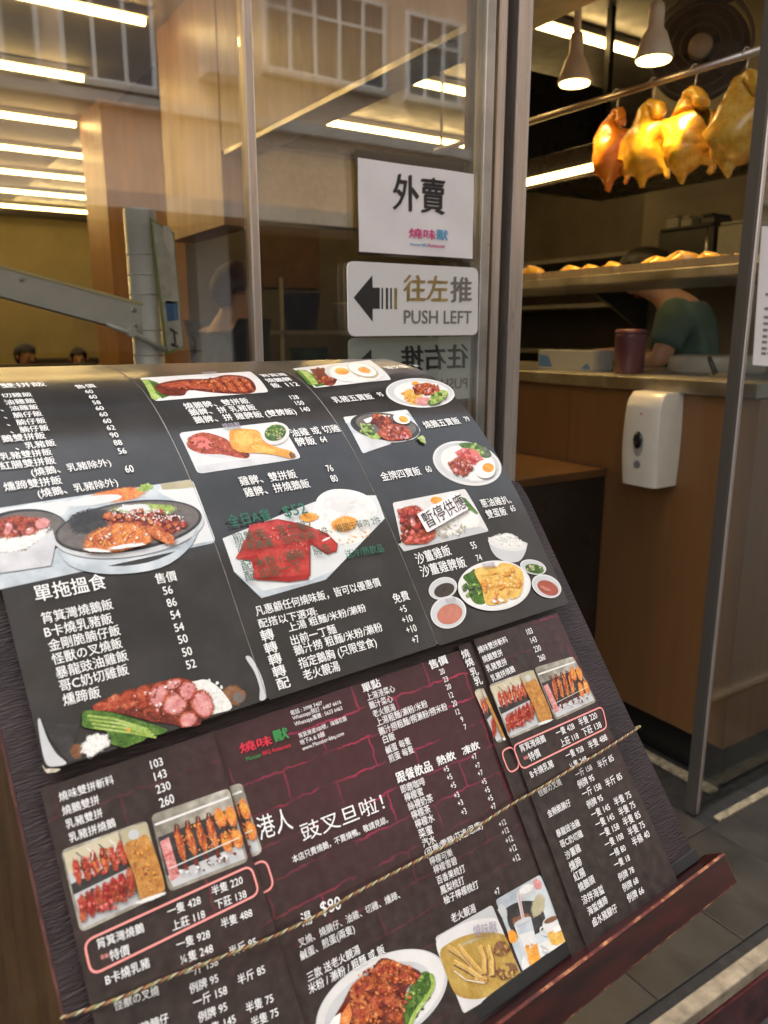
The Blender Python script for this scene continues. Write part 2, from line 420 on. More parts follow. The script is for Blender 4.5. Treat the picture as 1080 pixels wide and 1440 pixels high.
TXT = []
def T(sheet, z, text, a, b=None, m='ink_white', par=None, size=None, k=1.08, off=0.009, n=0.0012, name='lettering', mirror=False, sh=0.0):
    """text whose middle line runs from zoom pixel a to b (or is centred on a with the given size in metres)"""
    TXT.append((sheet, z, text, a, b, m, par, size, k, off, n, name, mirror, sh))
def flush_text():
    """fake bold: each glyph three times, a hair apart sideways and in depth"""
    tmp = {}
    for key in ['0', '國'] + [t[2] for t in TXT]:
        if key in tmp: continue
        cu = bpy.data.curves.new('t', 'FONT'); cu.body = key; cu.size = 1; cu.resolution_u = 3
        o = bpy.data.objects.new('t', cu); COL.objects.link(o); tmp[key] = o
    dg = bpy.context.evaluated_depsgraph_get(); geo = {}
    for key, o in tmp.items():
        me = o.evaluated_get(dg).to_mesh()
        geo[key] = ([q.co[:2] for q in me.vertices], [tuple(p.vertices) for p in me.polygons])
        o.evaluated_get(dg).to_mesh_clear()
    for o in tmp.values():
        c = o.data; bpy.data.objects.remove(o); bpy.data.curves.remove(c)
    def yr(k): ys = [p[1] for p in geo[k][0]]; return min(ys), max(ys)
    d0_, d1_ = yr('0'); c0_, c1_ = yr('國')
    out = {}; ROWS = {}
    for t in TXT:
        px = lambda p: (t[1][0] + p[0] / t[1][2], t[1][1] + p[1] / t[1][2])
        A = t[0].inv(px(t[3])); B = t[0].inv(px(t[4])) if t[4] is not None else A
        hw = 0.004 if t[4] is None else 0.0
        ROWS.setdefault(id(t[0]), []).append((A[0] - hw, B[0] + hw, A[1], B[1]))
    def pitch(sid, a0, a1, va, vb):
        best = 1.0
        for (c0, c1, wa, wb) in ROWS[sid]:
            lo, hi = max(a0, c0), min(a1, c1)
            if hi - lo < 0.002: continue
            x = (lo + hi) / 2; v1 = va + (vb - va) * (x - a0) / max(1e-6, a1 - a0); v2 = wa + (wb - wa) * (x - c0) / max(1e-6, c1 - c0)
            d = abs(v1 - v2)
            if d > 0.0015: best = min(best, d)
        return best
    for (sh, z, text, a, b, m, par, size, k, off, n, name, mirror, shr) in TXT:
        V, Fc = geo[text]
        if not V: continue
        cjk = any(ord(ch) > 0x2e80 for ch in text); ym = (c0_ + c1_) / 2 if cjk else (d0_ + d1_) / 2
        hh = (c1_ - c0_) / 0.92 if cjk else (d1_ - d0_) / 0.73
        xs = [p[0] for p in V]; x0, x1 = min(xs), max(xs)
        px = lambda p: (z[0] + p[0] / z[2], z[1] + p[1] / z[2])
        A = sh.inv(px(a))
        if b is not None:
            B = sh.inv(px(b)); d = B - A; L = np.linalg.norm(d); ex = d / L; scl = L / (x1 - x0); kx = 1.0
        else:
            ex = np.array([1.0, 0]); scl = size / hh; kx = 1.0 if cjk else 0.86; A = A - ex * scl * kx * (x1 - x0) / 2
        ey = np.array([-ex[1], ex[0]])
        Bq = B if b is not None else A + ex * 0.008
        gh = ((c1_ - c0_) if cjk else (d1_ - d0_)) * scl
        k = min(k, (0.88 if cjk else 0.66) * pitch(id(sh), A[0], Bq[0], A[1], Bq[1]) / gh)
        if mirror: A = A + ex * scl * (x1 - x0)
        mb = out.setdefault((par.name, m, name, len(out)), [MB(), par])[0]
        for j, sx in enumerate((0.0, 1.0, -1.0) if off > 0.001 else (0.0,)):
            W = []
            for (x, y) in V:
                dx = ((x - x0 + sx * off) * kx + shr * (y - ym)) * scl
                q = A + ex * (-dx if mirror else dx) + ey * ((y - ym + 0.6 * sx * off) * scl * k)
                W.append(sh.pos(q[0], q[1], n + j * 6e-6))
            mb.add(W, [f[::-1] for f in Fc] if mirror else Fc)
    for (pn, m, name, _i), (mb, par) in out.items():
        mb.build(name, m, par)
# ------------------------------------------------------------------ material library
mat('steel', (0.56, 0.49, 0.44), 0.34, 0.9, var=0.12, vscale=3, stretch=(40, 40, 1.5), rvar=0.08)
mat('steel_dark', (0.10, 0.09, 0.08), 0.4, 0.6)
mat('steel_worn', (0.45, 0.43, 0.40), 0.38, 1.0, var=0.2, vscale=8, rvar=0.12)
mat('black_rubber', (0.012, 0.012, 0.012), 0.6, var=0.3)
mat('veneer', (0.165, 0.076, 0.026), 0.42, var=0.09, vscale=2.2, stretch=(9, 9, 0.7), detail=8, coat=0.15, rvar=0.08)
mat('veneer_pale', (0.44, 0.225, 0.085), 0.4, var=0.18, vscale=2.0, stretch=(7, 7, 0.7), detail=8, rvar=0.08)
mat('veneer_front', (0.11, 0.062, 0.028), 0.33, var=0.35, vscale=3, stretch=(14, 14, 0.8), detail=8, coat=0.3, rvar=0.1)
mat('plinth_black', (0.01, 0.009, 0.008), 0.35)
mat('cabinet_dark', (0.022, 0.016, 0.013), 0.35, var=0.25, vscale=4, rvar=0.1)
mat('cabinet_top', (0.09, 0.045, 0.017), 0.35, var=0.25, vscale=3, stretch=(2, 12, 2), coat=0.2)
mat('tile_floor', (0.036, 0.031, 0.025), 0.45, var=0.3, vscale=5, bump=0.2, bscale=120, rvar=0.15)
mat('grout', (0.022, 0.02, 0.018), 0.8, var=0.4, vscale=30)
mat('grout_pale', (0.28, 0.23, 0.15), 0.75, var=0.55, vscale=45, bump=0.5, bscale=90)
mat('riser_red', (0.075, 0.016, 0.018), 0.3, var=0.5, vscale=18, coat=0.3)
mat('nosing', (0.30, 0.25, 0.18), 0.55, var=0.35, vscale=30, bump=0.3, bscale=120)
mat('asphalt', (0.05, 0.05, 0.05), 0.85, var=0.4, vscale=40, bump=0.5, bscale=150)
mat('ceiling_paint', (0.50, 0.46, 0.40), 0.7, var=0.1, vscale=2)
mat('wall_olive', (0.40, 0.33, 0.15), 0.6, var=0.12, vscale=2)
mat('wall_dark', (0.10, 0.085, 0.065), 0.5, var=0.2, vscale=3)
mat('hood_dark', (0.035, 0.035, 0.038), 0.28, 0.5, rvar=0.08)
mat('fascia', (0.45, 0.29, 0.13), 0.5, var=0.1, vscale=2)  # unseen front wall; warm tone chosen to put warm glare on the bent menu
mat('facade', (0.66, 0.50, 0.37), 0.85, var=0.16, vscale=0.9, detail=8)
mat('facade_trim', (0.55, 0.50, 0.44), 0.8, var=0.15, vscale=2)
mat('win_frame', (0.75, 0.75, 0.73), 0.5)
mat('win_glass', (0.05, 0.065, 0.075), 0.08, spec=0.8)
mat('shop_dark', (0.025, 0.022, 0.02), 0.5)
mat('tube_lit', (0.9, 0.85, 0.7), 0.4, emit=(1.0, 0.66, 0.24), estr=7.5)
mat('tube_case', (0.6, 0.58, 0.52), 0.5)
mat('led_lit', (0.9, 0.8, 0.6), 0.4, emit=(1.0, 0.68, 0.24), estr=3.5)
mat('bulb_lit', (0.9, 0.8, 0.6), 0.4, emit=(1.0, 0.66, 0.22), estr=4)
mat('lamp_white', (0.62, 0.56, 0.44), 0.35, var=0.1)
mat('paper', (0.78, 0.74, 0.75), 0.55, var=0.03, vscale=12, bump=0.05, bscale=18)
mat('sleeve', (0.5, 0.5, 0.5), 0.15)
mat('sign_plastic', (0.70, 0.69, 0.68), 0.35, coat=0.2)
mat('sign_back', (0.52, 0.57, 0.53), 0.3, coat=0.2)
mat('ink_black', (0.02, 0.018, 0.018), 0.45)
mat('ink_gold', (0.36, 0.26, 0.10), 0.35, 0.5, var=0.4, vscale=25)
mat('ink_grey', (0.16, 0.15, 0.13), 0.4)
mat('plastic_white', (0.62, 0.58, 0.50), 0.3, coat=0.25, var=0.03)
mat('plastic_grey', (0.16, 0.16, 0.16), 0.35)
mat('plastic_red', (0.5, 0.02, 0.02), 0.4)
mat('smoke_lens', (0.015, 0.015, 0.015), 0.12, coat=0.5)
G_DOOR = glass_mat('door_glass', smudge=0.055, ior=2.1)
G_SIDE = glass_mat('side_glass', (0.9, 0.92, 0.9), 1.5)

# ------------------------------------------------------------------ the setting
YF = 1.16                                     # shop front plane
def struct(name, mb, m, parent=None, smooth=False):
    o = mb.build(name, m, parent)
    if parent is None: o['kind'] = 'structure'
    return o
# street level 0.16 m below the shop floor, one sheet to the far end of the street
struct('street', MB().add([(-60, -60, -0.16), (60, -60, -0.16), (60, 0.755, -0.16), (-60, 0.755, -0.16)], [(0, 1, 2, 3)]), 'asphalt')
fl = struct('shop_floor', MB().box((-3.2, 0.745, -0.30), (5.2, 12, -0.008)), 'grout')
# floor tiles
tile = MB().box((-0.1485, -0.1485, -0.012), (0.1485, 0.1485, 0.0), 0.002)
tmesh = None
k = 0
for i in range(-1, 8):
    for j in range(0, 7):
        cx, cy = 0.155 + 0.30 * i, 0.955 + 0.30 * j
        if cy > 1.20 and (cx < 0.9 or cx > 1.9): continue
        if 0.70 < cy < 0.86: continue
        if tmesh is None:
            o = tile.build('tile', 'tile_floor', None); tmesh = o.data
        else:
            o = bpy.data.objects.new('tile', tmesh); COL.objects.link(o)
        o.parent = fl; o.location = (cx, cy, random.uniform(-0.0012, 0.0004)); o.rotation_euler = (0, 0, 0)
struct('nosing_strip', MB().box((-3.2, 0.742, -0.03), (5.2, 0.778, 0.004), 0.004), 'nosing', fl)
struct('step_riser', MB().box((-3.2, 0.736, -0.159), (5.2, 0.7445, -0.031)), 'riser_red', fl)
struct('threshold', MB().box((1.86, 1.104, -0.006), (4.2, 1.126, 0.003), 0.002), 'grout_pale', fl)
struct('sealant_line', MB().box((1.955, 1.20, -0.006), (1.993, 3.4, 0.006), 0.003), 'grout_pale', fl)
struct('ceiling', MB().box((-3.2, 1.2, 2.90), (1.60, 12, 3.0)), 'ceiling_paint')
mat('ceiling_dark', (0.085, 0.085, 0.095), 0.4, rvar=0.1)
struct('ceiling_kitchen', MB().box((1.602, 1.2, 2.90), (5.2, 12, 3.0)), 'ceiling_dark')
struct('wall_back', MB().box((-3.2, 12.0, -0.3), (5.2, 12.15, 3.0)), 'wall_olive')
struct('wall_left', MB().box((-3.35, 1.2, -0.3), (-3.2, 12.15, 3.0)), 'wall_olive')
struct('wall_right', MB().box((5.2, 1.0, -0.3), (5.35, 12.15, 3.0)), 'wall_dark')
kb = struct('wall_kitchen', MB().box((2.05, 6.4, -0.3), (5.2, 6.5, 2.899)), 'wall_dark')
struct('wall_front_upper', MB().box((-3.3, YF + 0.05, 2.55), (5.3, YF + 0.35, 4.0)), 'fascia')
struct('wall_front_right', MB().box((4.15, YF, -0.16), (5.3, YF + 0.2, 2.55)), 'fascia')

# bulkhead of pale veneer hung along the counter side, deeper at its far end, and a column behind it
bh = thing('bulkhead', (1.45, 1.3, 2.17), 'pale wood veneer bulkhead hanging from the ceiling along the counter side', 'bulkhead')
MB().box((1.45, 1.30, 2.17), (1.60, 3.595, 2.899)).build('panel', 'veneer_pale', bh)
MB().box((1.447, 3.60, 1.85), (1.60, 4.42, 2.899)).build('panel', 'veneer_pale', bh)
MB().box((1.452, 1.31, 2.150), (1.598, 3.58, 2.1695)).build('edge_trim', 'steel_worn', bh)
cl = thing('column', (1.7, 6.1, 0), 'square veneer clad column between dining room and kitchen', 'column')
MB().box((1.48, 5.8, 0), (2.02, 6.4, 2.899)).build('cladding', 'veneer_pale', cl)
MB().box((1.44, 5.76, 0), (2.04, 6.399, 0.12)).build('plinth', 'plinth_black', cl)
# ceiling tubes in rows
def tube_light(x0, x1, y, lab, grp):
    t = thing('tube_light', ((x0 + x1) / 2, y, 2.9), lab, 'ceiling light', grp)
    MB().box((x0, y - 0.035, 2.868), (x1, y + 0.035, 2.8995)).build('housing', 'tube_case', t)
    MB().tube([(x0 + 0.01, y, 2.850), (x1 - 0.01, y, 2.850)], 0.017, 10).build('tube', 'tube_lit', t, True)
for i, (y, x0, x1) in enumerate([(4.2, -1.2, 1.33), (5.27, -1.2, 1.27), (6.4, -1.2, 3.0), (7.45, -1.2, 3.0), (8.5, -1.2, 3.2), (9.6, -1.2, 3.4), (10.7, -1.2, 3.6)]):
    if y == 6.4: x1 = 1.46
    tube_light(x0, x1, y, 'dining room ceiling tube, %s row counted inward from the shop window' % ('first', 'second', 'third', 'fourth', 'fifth', 'sixth', 'seventh')[i], 'dining room ceiling tubes')
for i, (y, x0, x1) in enumerate([(3.17, 1.75, 4.42), (4.23, 2.1, 4.52), (5.33, 2.9, 4.45)]):
    tube_light(x0, x1, y, 'kitchen ceiling tube, %s row counted inward from the shop front' % ('first', 'second', 'third')[i], 'kitchen ceiling tubes')

# ------------------------------------------------------------------ shop front
# low panelling and window on the far side of the menu stand
lf = thing('window_bay', (-0.9, YF, 0), 'fixed shop window over brown wood panelling behind the menu stand', 'window')
MB().box((-3.0, YF - 0.02, -0.007), (0.49, YF + 0.03, 0.86)).build('wood_panel', 'veneer_front', lf)
MB().box((-3.0, YF - 0.03, 0.862), (0.49, YF + 0.04, 0.89), 0.003).build('sill', 'steel', lf)
MB().box((-3.0, YF + 0.004, 0.892), (0.505, YF + 0.014, 2.53)).build('pane', G_DOOR, lf)
MB().box((0.508, YF - 0.004, -0.007), (0.522, YF + 0.022, 2.53), 0.002).build('mullion', 'steel', lf)
MB().box((-3.0, YF - 0.02, 2.532), (0.49, YF + 0.03, 2.575)).build('head_rail', 'steel', lf)
dr = thing('sliding_door', (0.75, YF, 0), 'sliding glass door carrying the takeaway and push signs', 'door')
MB().box((0.524, YF + 0.004, 0.05), (0.963, YF + 0.014, 2.50)).build('pane', G_DOOR, dr)
MB().box((0.964, YF - 0.006, 0.0), (0.984, YF + 0.024, 2.52), 0.002).build('stile', 'steel_worn', dr)
MB().box((0.524, YF - 0.006, 0.003), (0.963, YF + 0.024, 0.049), 0.002).build('bottom_rail', 'steel', dr)
jb = thing('door_jamb', (1.03, YF, 0), 'brushed steel jamb with dark channel beside the open doorway', 'door frame')
MB().box((1.000, YF + 0.005, 0.0), (1.020, YF + 0.09, 2.55), 0.002).build('inner_flange', 'steel', jb)
MB().box((1.0205, YF + 0.03, 0.0), (1.0445, YF + 0.085, 2.55)).build('channel', 'steel_dark', jb)
MB().box((1.045, YF + 0.002, 0.0), (1.078, YF + 0.09, 2.55), 0.003).build('outer_flange', 'steel', jb)
MB().box((0.986, YF + 0.035, 0.0), (0.9995, YF + 0.08, 2.55)).build('brush_seal', 'black_rubber', jb)
rw = thing('side_window', (2.9, YF, 0), 'glass side window with slim steel post beyond the open doorway', 'window')
MB().box((1.827, YF - 0.004, 0.0), (1.839, YF + 0.024, 2.55), 0.003).build('post', 'steel', rw)
MB().box((1.816, YF + 0.0, 0.0), (1.8265, YF + 0.03, 2.55)).build('edge_profile', 'steel_dark', rw)
MB().box((1.8395, YF + 0.006, 0.003), (1.847, YF + 0.02, 2.55)).build('gasket', 'black_rubber', rw)
MB().box((1.848, YF + 0.008, 0.006), (4.14, YF + 0.018, 2.53)).build('pane', G_SIDE, rw)
MB().box((-3.2, YF + 0.03, 2.576), (4.14, YF + 0.049, 2.60)).build('head_rail', 'steel', rw)

# ------------------------------------------------------------------ signs on the door glass
SG = Sheet((0, YF - 0.001, 0), (1, 0, 0), (0, 0, 1))
Z0 = (0, 0, 1.0)
tk = thing('takeaway_sign', (0.825, YF, 1.485), 'white paper takeaway notice in clear plastic sleeve on the glass door', 'notice')
pa = [SG.inv(p) for p in [(498, 209), (666, 229), (666, 369), (503, 359)]]
hsl = Sheet((0, YF - 0.0005, 0), (1, 0, 0), (0, 0, 1), h=lambda a, b: 0.0012 * math.sin(a * 38 + b * 25) * math.sin(b * 30))
slab(hsl, [tuple(p) for p in pa][::-1], 0.0004, 0.0018).build('sleeve', glass_mat('sleeve_film', (0.62, 0.61, 0.58), 1.6, 0.2), tk)
pp = [SG.inv(p) for p in [(502, 222), (666, 245), (664, 364), (504, 354)]]
slab(hsl, [tuple(p) for p in pp][::-1], 0.0003, 0.0023).build('sheet', 'paper', tk)
mat('ink_pink', (0.62, 0.07, 0.24), 0.5); mat('ink_blue', (0.10, 0.33, 0.55), 0.5)
T(hsl, Z0, '外賣', (552, 271), (624, 279), 'ink_black', tk, off=0.028, k=1.12, n=0.003)
T(hsl, Z0, '燒味', (574, 328), (611, 331), 'ink_pink', tk, off=0.03, n=0.003, name='logo_red')
T(hsl, Z0, '獸', (612, 330), (628, 332), 'ink_blue', tk, off=0.03, n=0.003, name='logo_blue')
T(hsl, Z0, 'Monster BBQ', (576, 343.5), (600, 345), 'ink_blue', tk, off=0.02, n=0.003, name='logo_blue')
T(hsl, Z0, 'Restaurant', (601, 345), (624, 346.5), 'ink_pink', tk, off=0.02, n=0.003, name='logo_red')

def push_sign(name, sheet, corners, back, lab, plate, n):
    t = thing(name, tuple(sheet.pos(*np.mean([sheet.inv(p) for p in corners], axis=0))), lab, 'sign')
    q = [tuple(sheet.inv(p)) for p in corners][::-1]
    slab(sheet, rrect(q, 0.014), 0.003, n).build('plate', plate, t)
    return t
SP = Sheet((0, YF, 0), (1, 0, 0), (0, 0, 1))
ps = push_sign('push_sign', SP, [(487, 367), (671, 377), (670, 471), (489, 473)], False, 'white plastic sign reading PUSH LEFT with black arrow on glass door', 'sign_plastic', 0.0035)
ar = Print(SP, (470, 180, 3.428), 0.0037)
ar.P([(88, 818), (178, 710), (180, 770), (214, 770), (214, 872), (180, 872), (180, 935)], 'ink_black')
for x0, x1 in ((222, 230), (243, 254), (264, 272)): ar.P([(x0, 771), (x1, 771.5), (x1, 873), (x0, 873)], 'ink_black')
ar.P([(283, 772), (297, 772.5), (297, 874), (283, 874)], 'ink_gold')
ar.build('arrow', ps)
zs = (470, 180, 3.428)
T(SP, zs, '往左', (330, 775), (540, 781), 'ink_gold', ps, off=0.03, n=0.004, k=1.18)
T(SP, zs, '推', (556, 782), (655, 784), 'ink_grey', ps, off=0.03, n=0.004, k=1.18)
T(SP, zs, 'PUSH LEFT', (330, 911), (655, 913), 'ink_grey', ps, off=0.018, n=0.004, k=1.0)
# its twin faces into the shop: seen through the glass from behind
SB = Sheet((0, YF + 0.018, 0), (1, 0, 0), (0, 0, 1))
ps2 = push_sign('push_sign', SB, [(490, 475), (669, 473), (666, 560), (492, 570)], True, 'second push sign facing indoors, its lettering mirrored through the glass', 'sign_back', 0.0)
a2 = Print(SB, zs, 0.0003)
a2.P([(118, 1125), (178, 1066), (180, 1110), (214, 1110), (214, 1180), (180, 1180), (180, 1230)], 'ink_black')
a2.build('arrow', ps2)
T(SB, zs, '往右推', (322, 1115), (642, 1102), 'ink_black', ps2, off=0.03, n=0.0007, mirror=True, k=1.15)
T(SB, zs, 'PUSH RIGHT', (322, 1240), (640, 1230), 'ink_grey', ps2, off=0.018, n=0.0007, mirror=True, k=1.0)
# notice on the right pane
SR = Sheet((0, YF + 0.0065, 0), (1, 0, 0), (0, 0, 1))
nr = thing('notice', (1.98, YF, 1.3), 'white printed notice taped to the glass beside the steel post', 'notice')
q = [tuple(SR.inv(p)) for p in [(1071, 318), (1150, 322), (1138, 520), (1058, 513)]]
slab(SR, q[::-1], 0.0003, 0.0006).build('sheet', 'paper', nr)
for i, y in enumerate((412, 432, 444, 453, 462, 471, 479, 488, 495)):
    pr_ = Print(SR, Z0, 0.0009); x0 = 1076 - (y - 412) * 0.07
    for s_ in range(5): pr_.P([(x0 + s_ * 9, y), (x0 + s_ * 9 + 7, y + .4), (x0 + s_ * 9 + 6.4, y + 4.4), (x0 + s_ * 9 - .5, y + 4)], 'ink_grey')
    pr_.build('text_line', nr)
# ------------------------------------------------------------------ menu stand
YAW, TILT = R(4.5), R(56)
SU = np.array([math.cos(YAW), math.sin(YAW), 0]); SH = np.array([-math.sin(YAW), math.cos(YAW), 0])
SV = SH * math.cos(TILT) + np.array([0, 0, 1]) * math.sin(TILT); SN = np.cross(SU, SV)
P0 = CAM + ray((990, 1215)) * 0.75
def ST(u, v, n): return P0 + SU * u + SV * v + SN * n
# leatherette: crosswise wrinkles
def leather():
    m = bpy.data.materials.new('leatherette'); m.use_nodes = True; t = m.node_tree; b = t.nodes['Principled BSDF']
    tc = t.nodes.new('ShaderNodeTexCoord'); mp = t.nodes.new('ShaderNodeMapping'); mp.inputs['Scale'].default_value = (85, 620, 1)
    at = t.nodes.new('ShaderNodeUVMap')
    t.links.new(at.outputs[0], mp.inputs[0])
    nz = t.nodes.new('ShaderNodeTexNoise'); nz.inputs['Scale'].default_value = 1; nz.inputs['Detail'].default_value = 3; nz.inputs['Distortion'].default_value = 0.6
    t.links.new(mp.outputs[0], nz.inputs[0])
    n2 = t.nodes.new('ShaderNodeTexNoise'); n2.inputs['Scale'].default_value = 14; n2.inputs['Detail'].default_value = 6
    t.links.new(at.outputs[0], n2.inputs[0])
    cr = t.nodes.new('ShaderNodeValToRGB'); e = cr.color_ramp.elements
    e[0].position = 0.35; e[0].color = (0.014, 0.008, 0.010, 1); e[1].position = 0.7; e[1].color = (0.040, 0.024, 0.028, 1)
    t.links.new(n2.outputs[0], cr.inputs[0]); t.links.new(cr.outputs[0], b.inputs['Base Color'])
    b.inputs['Roughness'].default_value = 0.42
    bp = t.nodes.new('ShaderNodeBump'); bp.inputs['Strength'].default_value = 0.75; bp.inputs['Distance'].default_value = 0.0015
    t.links.new(nz.outputs[0], bp.inputs['Height']); t.links.new(bp.outputs[0], b.inputs['Normal'])
    MATS['leatherette'] = m
leather()
def lacquer():
    m = bpy.data.materials.new('lacquer_red'); m.use_nodes = True; t = m.node_tree; b = t.nodes['Principled BSDF']
    tc = t.nodes.new('ShaderNodeTexCoord'); mp = t.nodes.new('ShaderNodeMapping'); mp.inputs['Scale'].default_value = (4, 30, 30)
    t.links.new(tc.outputs['Object'], mp.inputs[0])
    nz = t.nodes.new('ShaderNodeTexNoise'); nz.inputs['Scale'].default_value = 2.5; nz.inputs['Detail'].default_value = 8
    t.links.new(mp.outputs[0], nz.inputs[0])
    cr = t.nodes.new('ShaderNodeValToRGB'); e = cr.color_ramp.elements
    e[0].position = 0.33; e[0].color = (0.009, 0.003, 0.0035, 1); e[1].position = 0.7; e[1].color = (0.040, 0.006, 0.006, 1)
    t.links.new(nz.outputs[0], cr.inputs[0])
    t.links.new(cr.outputs[0], b.inputs['Base Color'])
    b.inputs['Roughness'].default_value = 0.3; b.inputs['Coat Weight'].default_value = 0.5; b.inputs['Coat Roughness'].default_value = 0.15
    MATS['lacquer_red'] = m
lacquer()
mat('lacquer_worn', (0.3, 0.12, 0.05), 0.45, cols=[(0.05, 0.010, 0.009), (0.11, 0.02, 0.014), (0.42, 0.19, 0.08)], vscale=55, detail=8, coat=0.3)
mat('board_edge', (0.09, 0.035, 0.03), 0.5, var=0.5, vscale=60)
mat('board_wood', (0.06, 0.02, 0.016), 0.4, var=0.3)
stand = thing('menu_stand', (P0[0] - 0.3, P0[1] + 0.12, -0.16), 'dark lectern style menu stand with sloping leatherette board and red lacquer ledge', 'menu stand')
SB0 = Sheet(P0, SU, SV, n0=-0.006)
# leatherette face with its own uv (metres)
LFACE = [(-0.566, -0.004), (0.0, -0.004), (-0.010, 0.2), (-0.018, 0.40), (-0.022, 0.418), (-0.03, 0.423), (-0.56, 0.423), (-0.566, 0.41)]
lo = slab(SB0, LFACE, 0.004).build('leatherette_face', 'leatherette', stand)
uvl = lo.data.uv_layers.new(name='UVMap')
for lp in lo.data.loops:
    c = np.array(lo.data.vertices[lp.vertex_index].co) + np.array(stand.location) - P0
    uvl.data[lp.index].uv = (c @ SU, c @ SV)
slab(SB0, [(-0.5665, -0.03), (0.0006, -0.03), (-0.0094, 0.2), (-0.0174, 0.40), (-0.0214, 0.4184), (-0.0296, 0.4236), (-0.5602, 0.4236), (-0.5665, 0.411)], 0.010, -0.0042).build('backing_board', 'board_edge', stand)
led = MB().box((-0.585, -0.0255, -0.0095), (0.0175, 0.0035, 0.0150), 0.0019, frame=ST)
lo2 = led.build('ledge', ['lacquer_red', 'lacquer_worn'], stand)
for pg_ in lo2.data.polygons: pg_.material_index = 0 if max(abs(float(np.array(pg_.normal) @ ax_)) for ax_ in (SU, SV, SN)) > 0.99 else 1
MB().box((-0.566, 0.0045, -0.0055), (0.0, 0.016, -0.0015), 0.001, frame=ST).build('rubber_strip', 'black_rubber', stand)
# carrying frame, post and foot below the board
MB().box((-0.33, 0.02, -0.05), (-0.24, 0.36, -0.0206), 0.003, frame=ST).build('bracket', 'board_wood', stand)
bp_ = ST(-0.285, 0.17, -0.045)
MB().box((bp_[0] - 0.03, bp_[1] - 0.005, -0.12), (bp_[0] + 0.03, bp_[1] + 0.045, bp_[2] + 0.03), 0.004).build('post', 'board_wood', stand)
MB().box((bp_[0] - 0.24, bp_[1] - 0.20, -0.16), (bp_[0] + 0.24, min(bp_[1] + 0.22, 0.73), -0.121), 0.006).build('foot', 'board_wood', stand)

# ------------------------------------------------------------------ printing inks and printed food
def ink(name, cols, scale=160, rough=0.3, stretch=None, detail=6, coat=0.3, bump=0.0):
    m = mat(name, cols[len(cols) // 2], rough, spec=0.5, cols=cols, vscale=scale, coat=coat, coat_r=0.13, stretch=stretch, detail=detail, fine=0.4 if name[:2] == 'f_' else 0.0, bump=bump, bscale=16)
    if name[:2] == 'f_':
        t = m.node_tree; a_ = t.nodes.new('ShaderNodeAttribute'); a_.attribute_name = 'soft'; 
        tc_ = t.nodes.new('ShaderNodeTexCoord'); nn_ = t.nodes.new('ShaderNodeTexNoise'); nn_.inputs['Scale'].default_value = 1500; nn_.inputs['Detail'].default_value = 1     # stippled halftone edge
        t.links.new(tc_.outputs['Object'], nn_.inputs[0]); mr_ = t.nodes.new('ShaderNodeMapRange'); mr_.inputs[1].default_value = 0.28; mr_.inputs[2].default_value = 0.70; mr_.inputs[4].default_value = 0.97; t.links.new(nn_.outputs[0], mr_.inputs[0])
        gt_ = t.nodes.new('ShaderNodeMath'); gt_.operation = 'GREATER_THAN'; t.links.new(a_.outputs['Fac'], gt_.inputs[0]); t.links.new(mr_.outputs[0], gt_.inputs[1]); t.links.new(gt_.outputs[0], t.nodes['Principled BSDF'].inputs['Alpha'])
    return m
mat('ink_white', (0.80, 0.80, 0.79), 0.4)
mat('ink_green', (0.02, 0.14, 0.085), 0.4)
mat('ink_darkgreen', (0.03, 0.09, 0.05), 0.4)
mat('ink_red', (0.6, 0.03, 0.06), 0.4); mat('ink_logo_green', (0.04, 0.24, 0.07), 0.4); mat('ink_neon', (0.80, 0.30, 0.28), 0.4)
mat('ink_lilac', (0.33, 0.29, 0.36), 0.45)
ink('slate', [(0.010, 0.0105, 0.011), (0.015, 0.0155, 0.0165), (0.024, 0.0245, 0.026)], 22, 0.32, coat=1.0, bump=0.10)
MATS['slate'].node_tree.nodes['Principled BSDF'].inputs['Coat IOR'].default_value = 1.62
MATS['slate'].node_tree.nodes['Principled BSDF'].inputs['Coat Roughness'].default_value = 0.15
MATS['slate'].node_tree.nodes['Principled BSDF'].inputs['Specular IOR Level'].default_value = 0.3
ink('slate_back', [(0.02, 0.02, 0.02), (0.03, 0.03, 0.03)], 30, 0.5)
ink('f_white', [(0.58, 0.60, 0.61), (0.66, 0.67, 0.67)], 18)
ink('f_plate', [(0.58, 0.57, 0.55), (0.64, 0.63, 0.62), (0.69, 0.69, 0.69)], 12)
ink('f_plate2', [(0.45, 0.46, 0.47), (0.54, 0.55, 0.56)], 20)
ink('f_grey', [(0.40, 0.40, 0.42), (0.55, 0.55, 0.57), (0.64, 0.64, 0.65)], 14)
ink('f_bluegrey', [(0.30, 0.34, 0.38), (0.45, 0.50, 0.54), (0.62, 0.66, 0.68)], 16)
ink('f_dark', [(0.012, 0.012, 0.014), (0.03, 0.03, 0.032), (0.06, 0.058, 0.056)], 40)
ink('f_shadow', [(0.10, 0.085, 0.08), (0.17, 0.15, 0.14)], 50)
ink('f_meat', [(0.09, 0.010, 0.006), (0.28, 0.034, 0.018), (0.42, 0.085, 0.036), (0.60, 0.28, 0.16)], 190)
ink('f_meat_dark', [(0.035, 0.008, 0.006), (0.13, 0.018, 0.012), (0.30, 0.06, 0.03)], 210)
ink('f_goose', [(0.13, 0.02, 0.008), (0.36, 0.065, 0.018), (0.55, 0.17, 0.05), (0.74, 0.46, 0.25)], 150)
ink('f_goose_l', [(0.40, 0.08, 0.02), (0.62, 0.18, 0.045), (0.78, 0.40, 0.14)], 170)
ink('f_pink', [(0.45, 0.12, 0.13), (0.60, 0.25, 0.24), (0.70, 0.42, 0.38)], 200)
ink('f_spam', [(0.34, 0.020, 0.018), (0.45, 0.040, 0.034), (0.53, 0.09, 0.07)], 130)
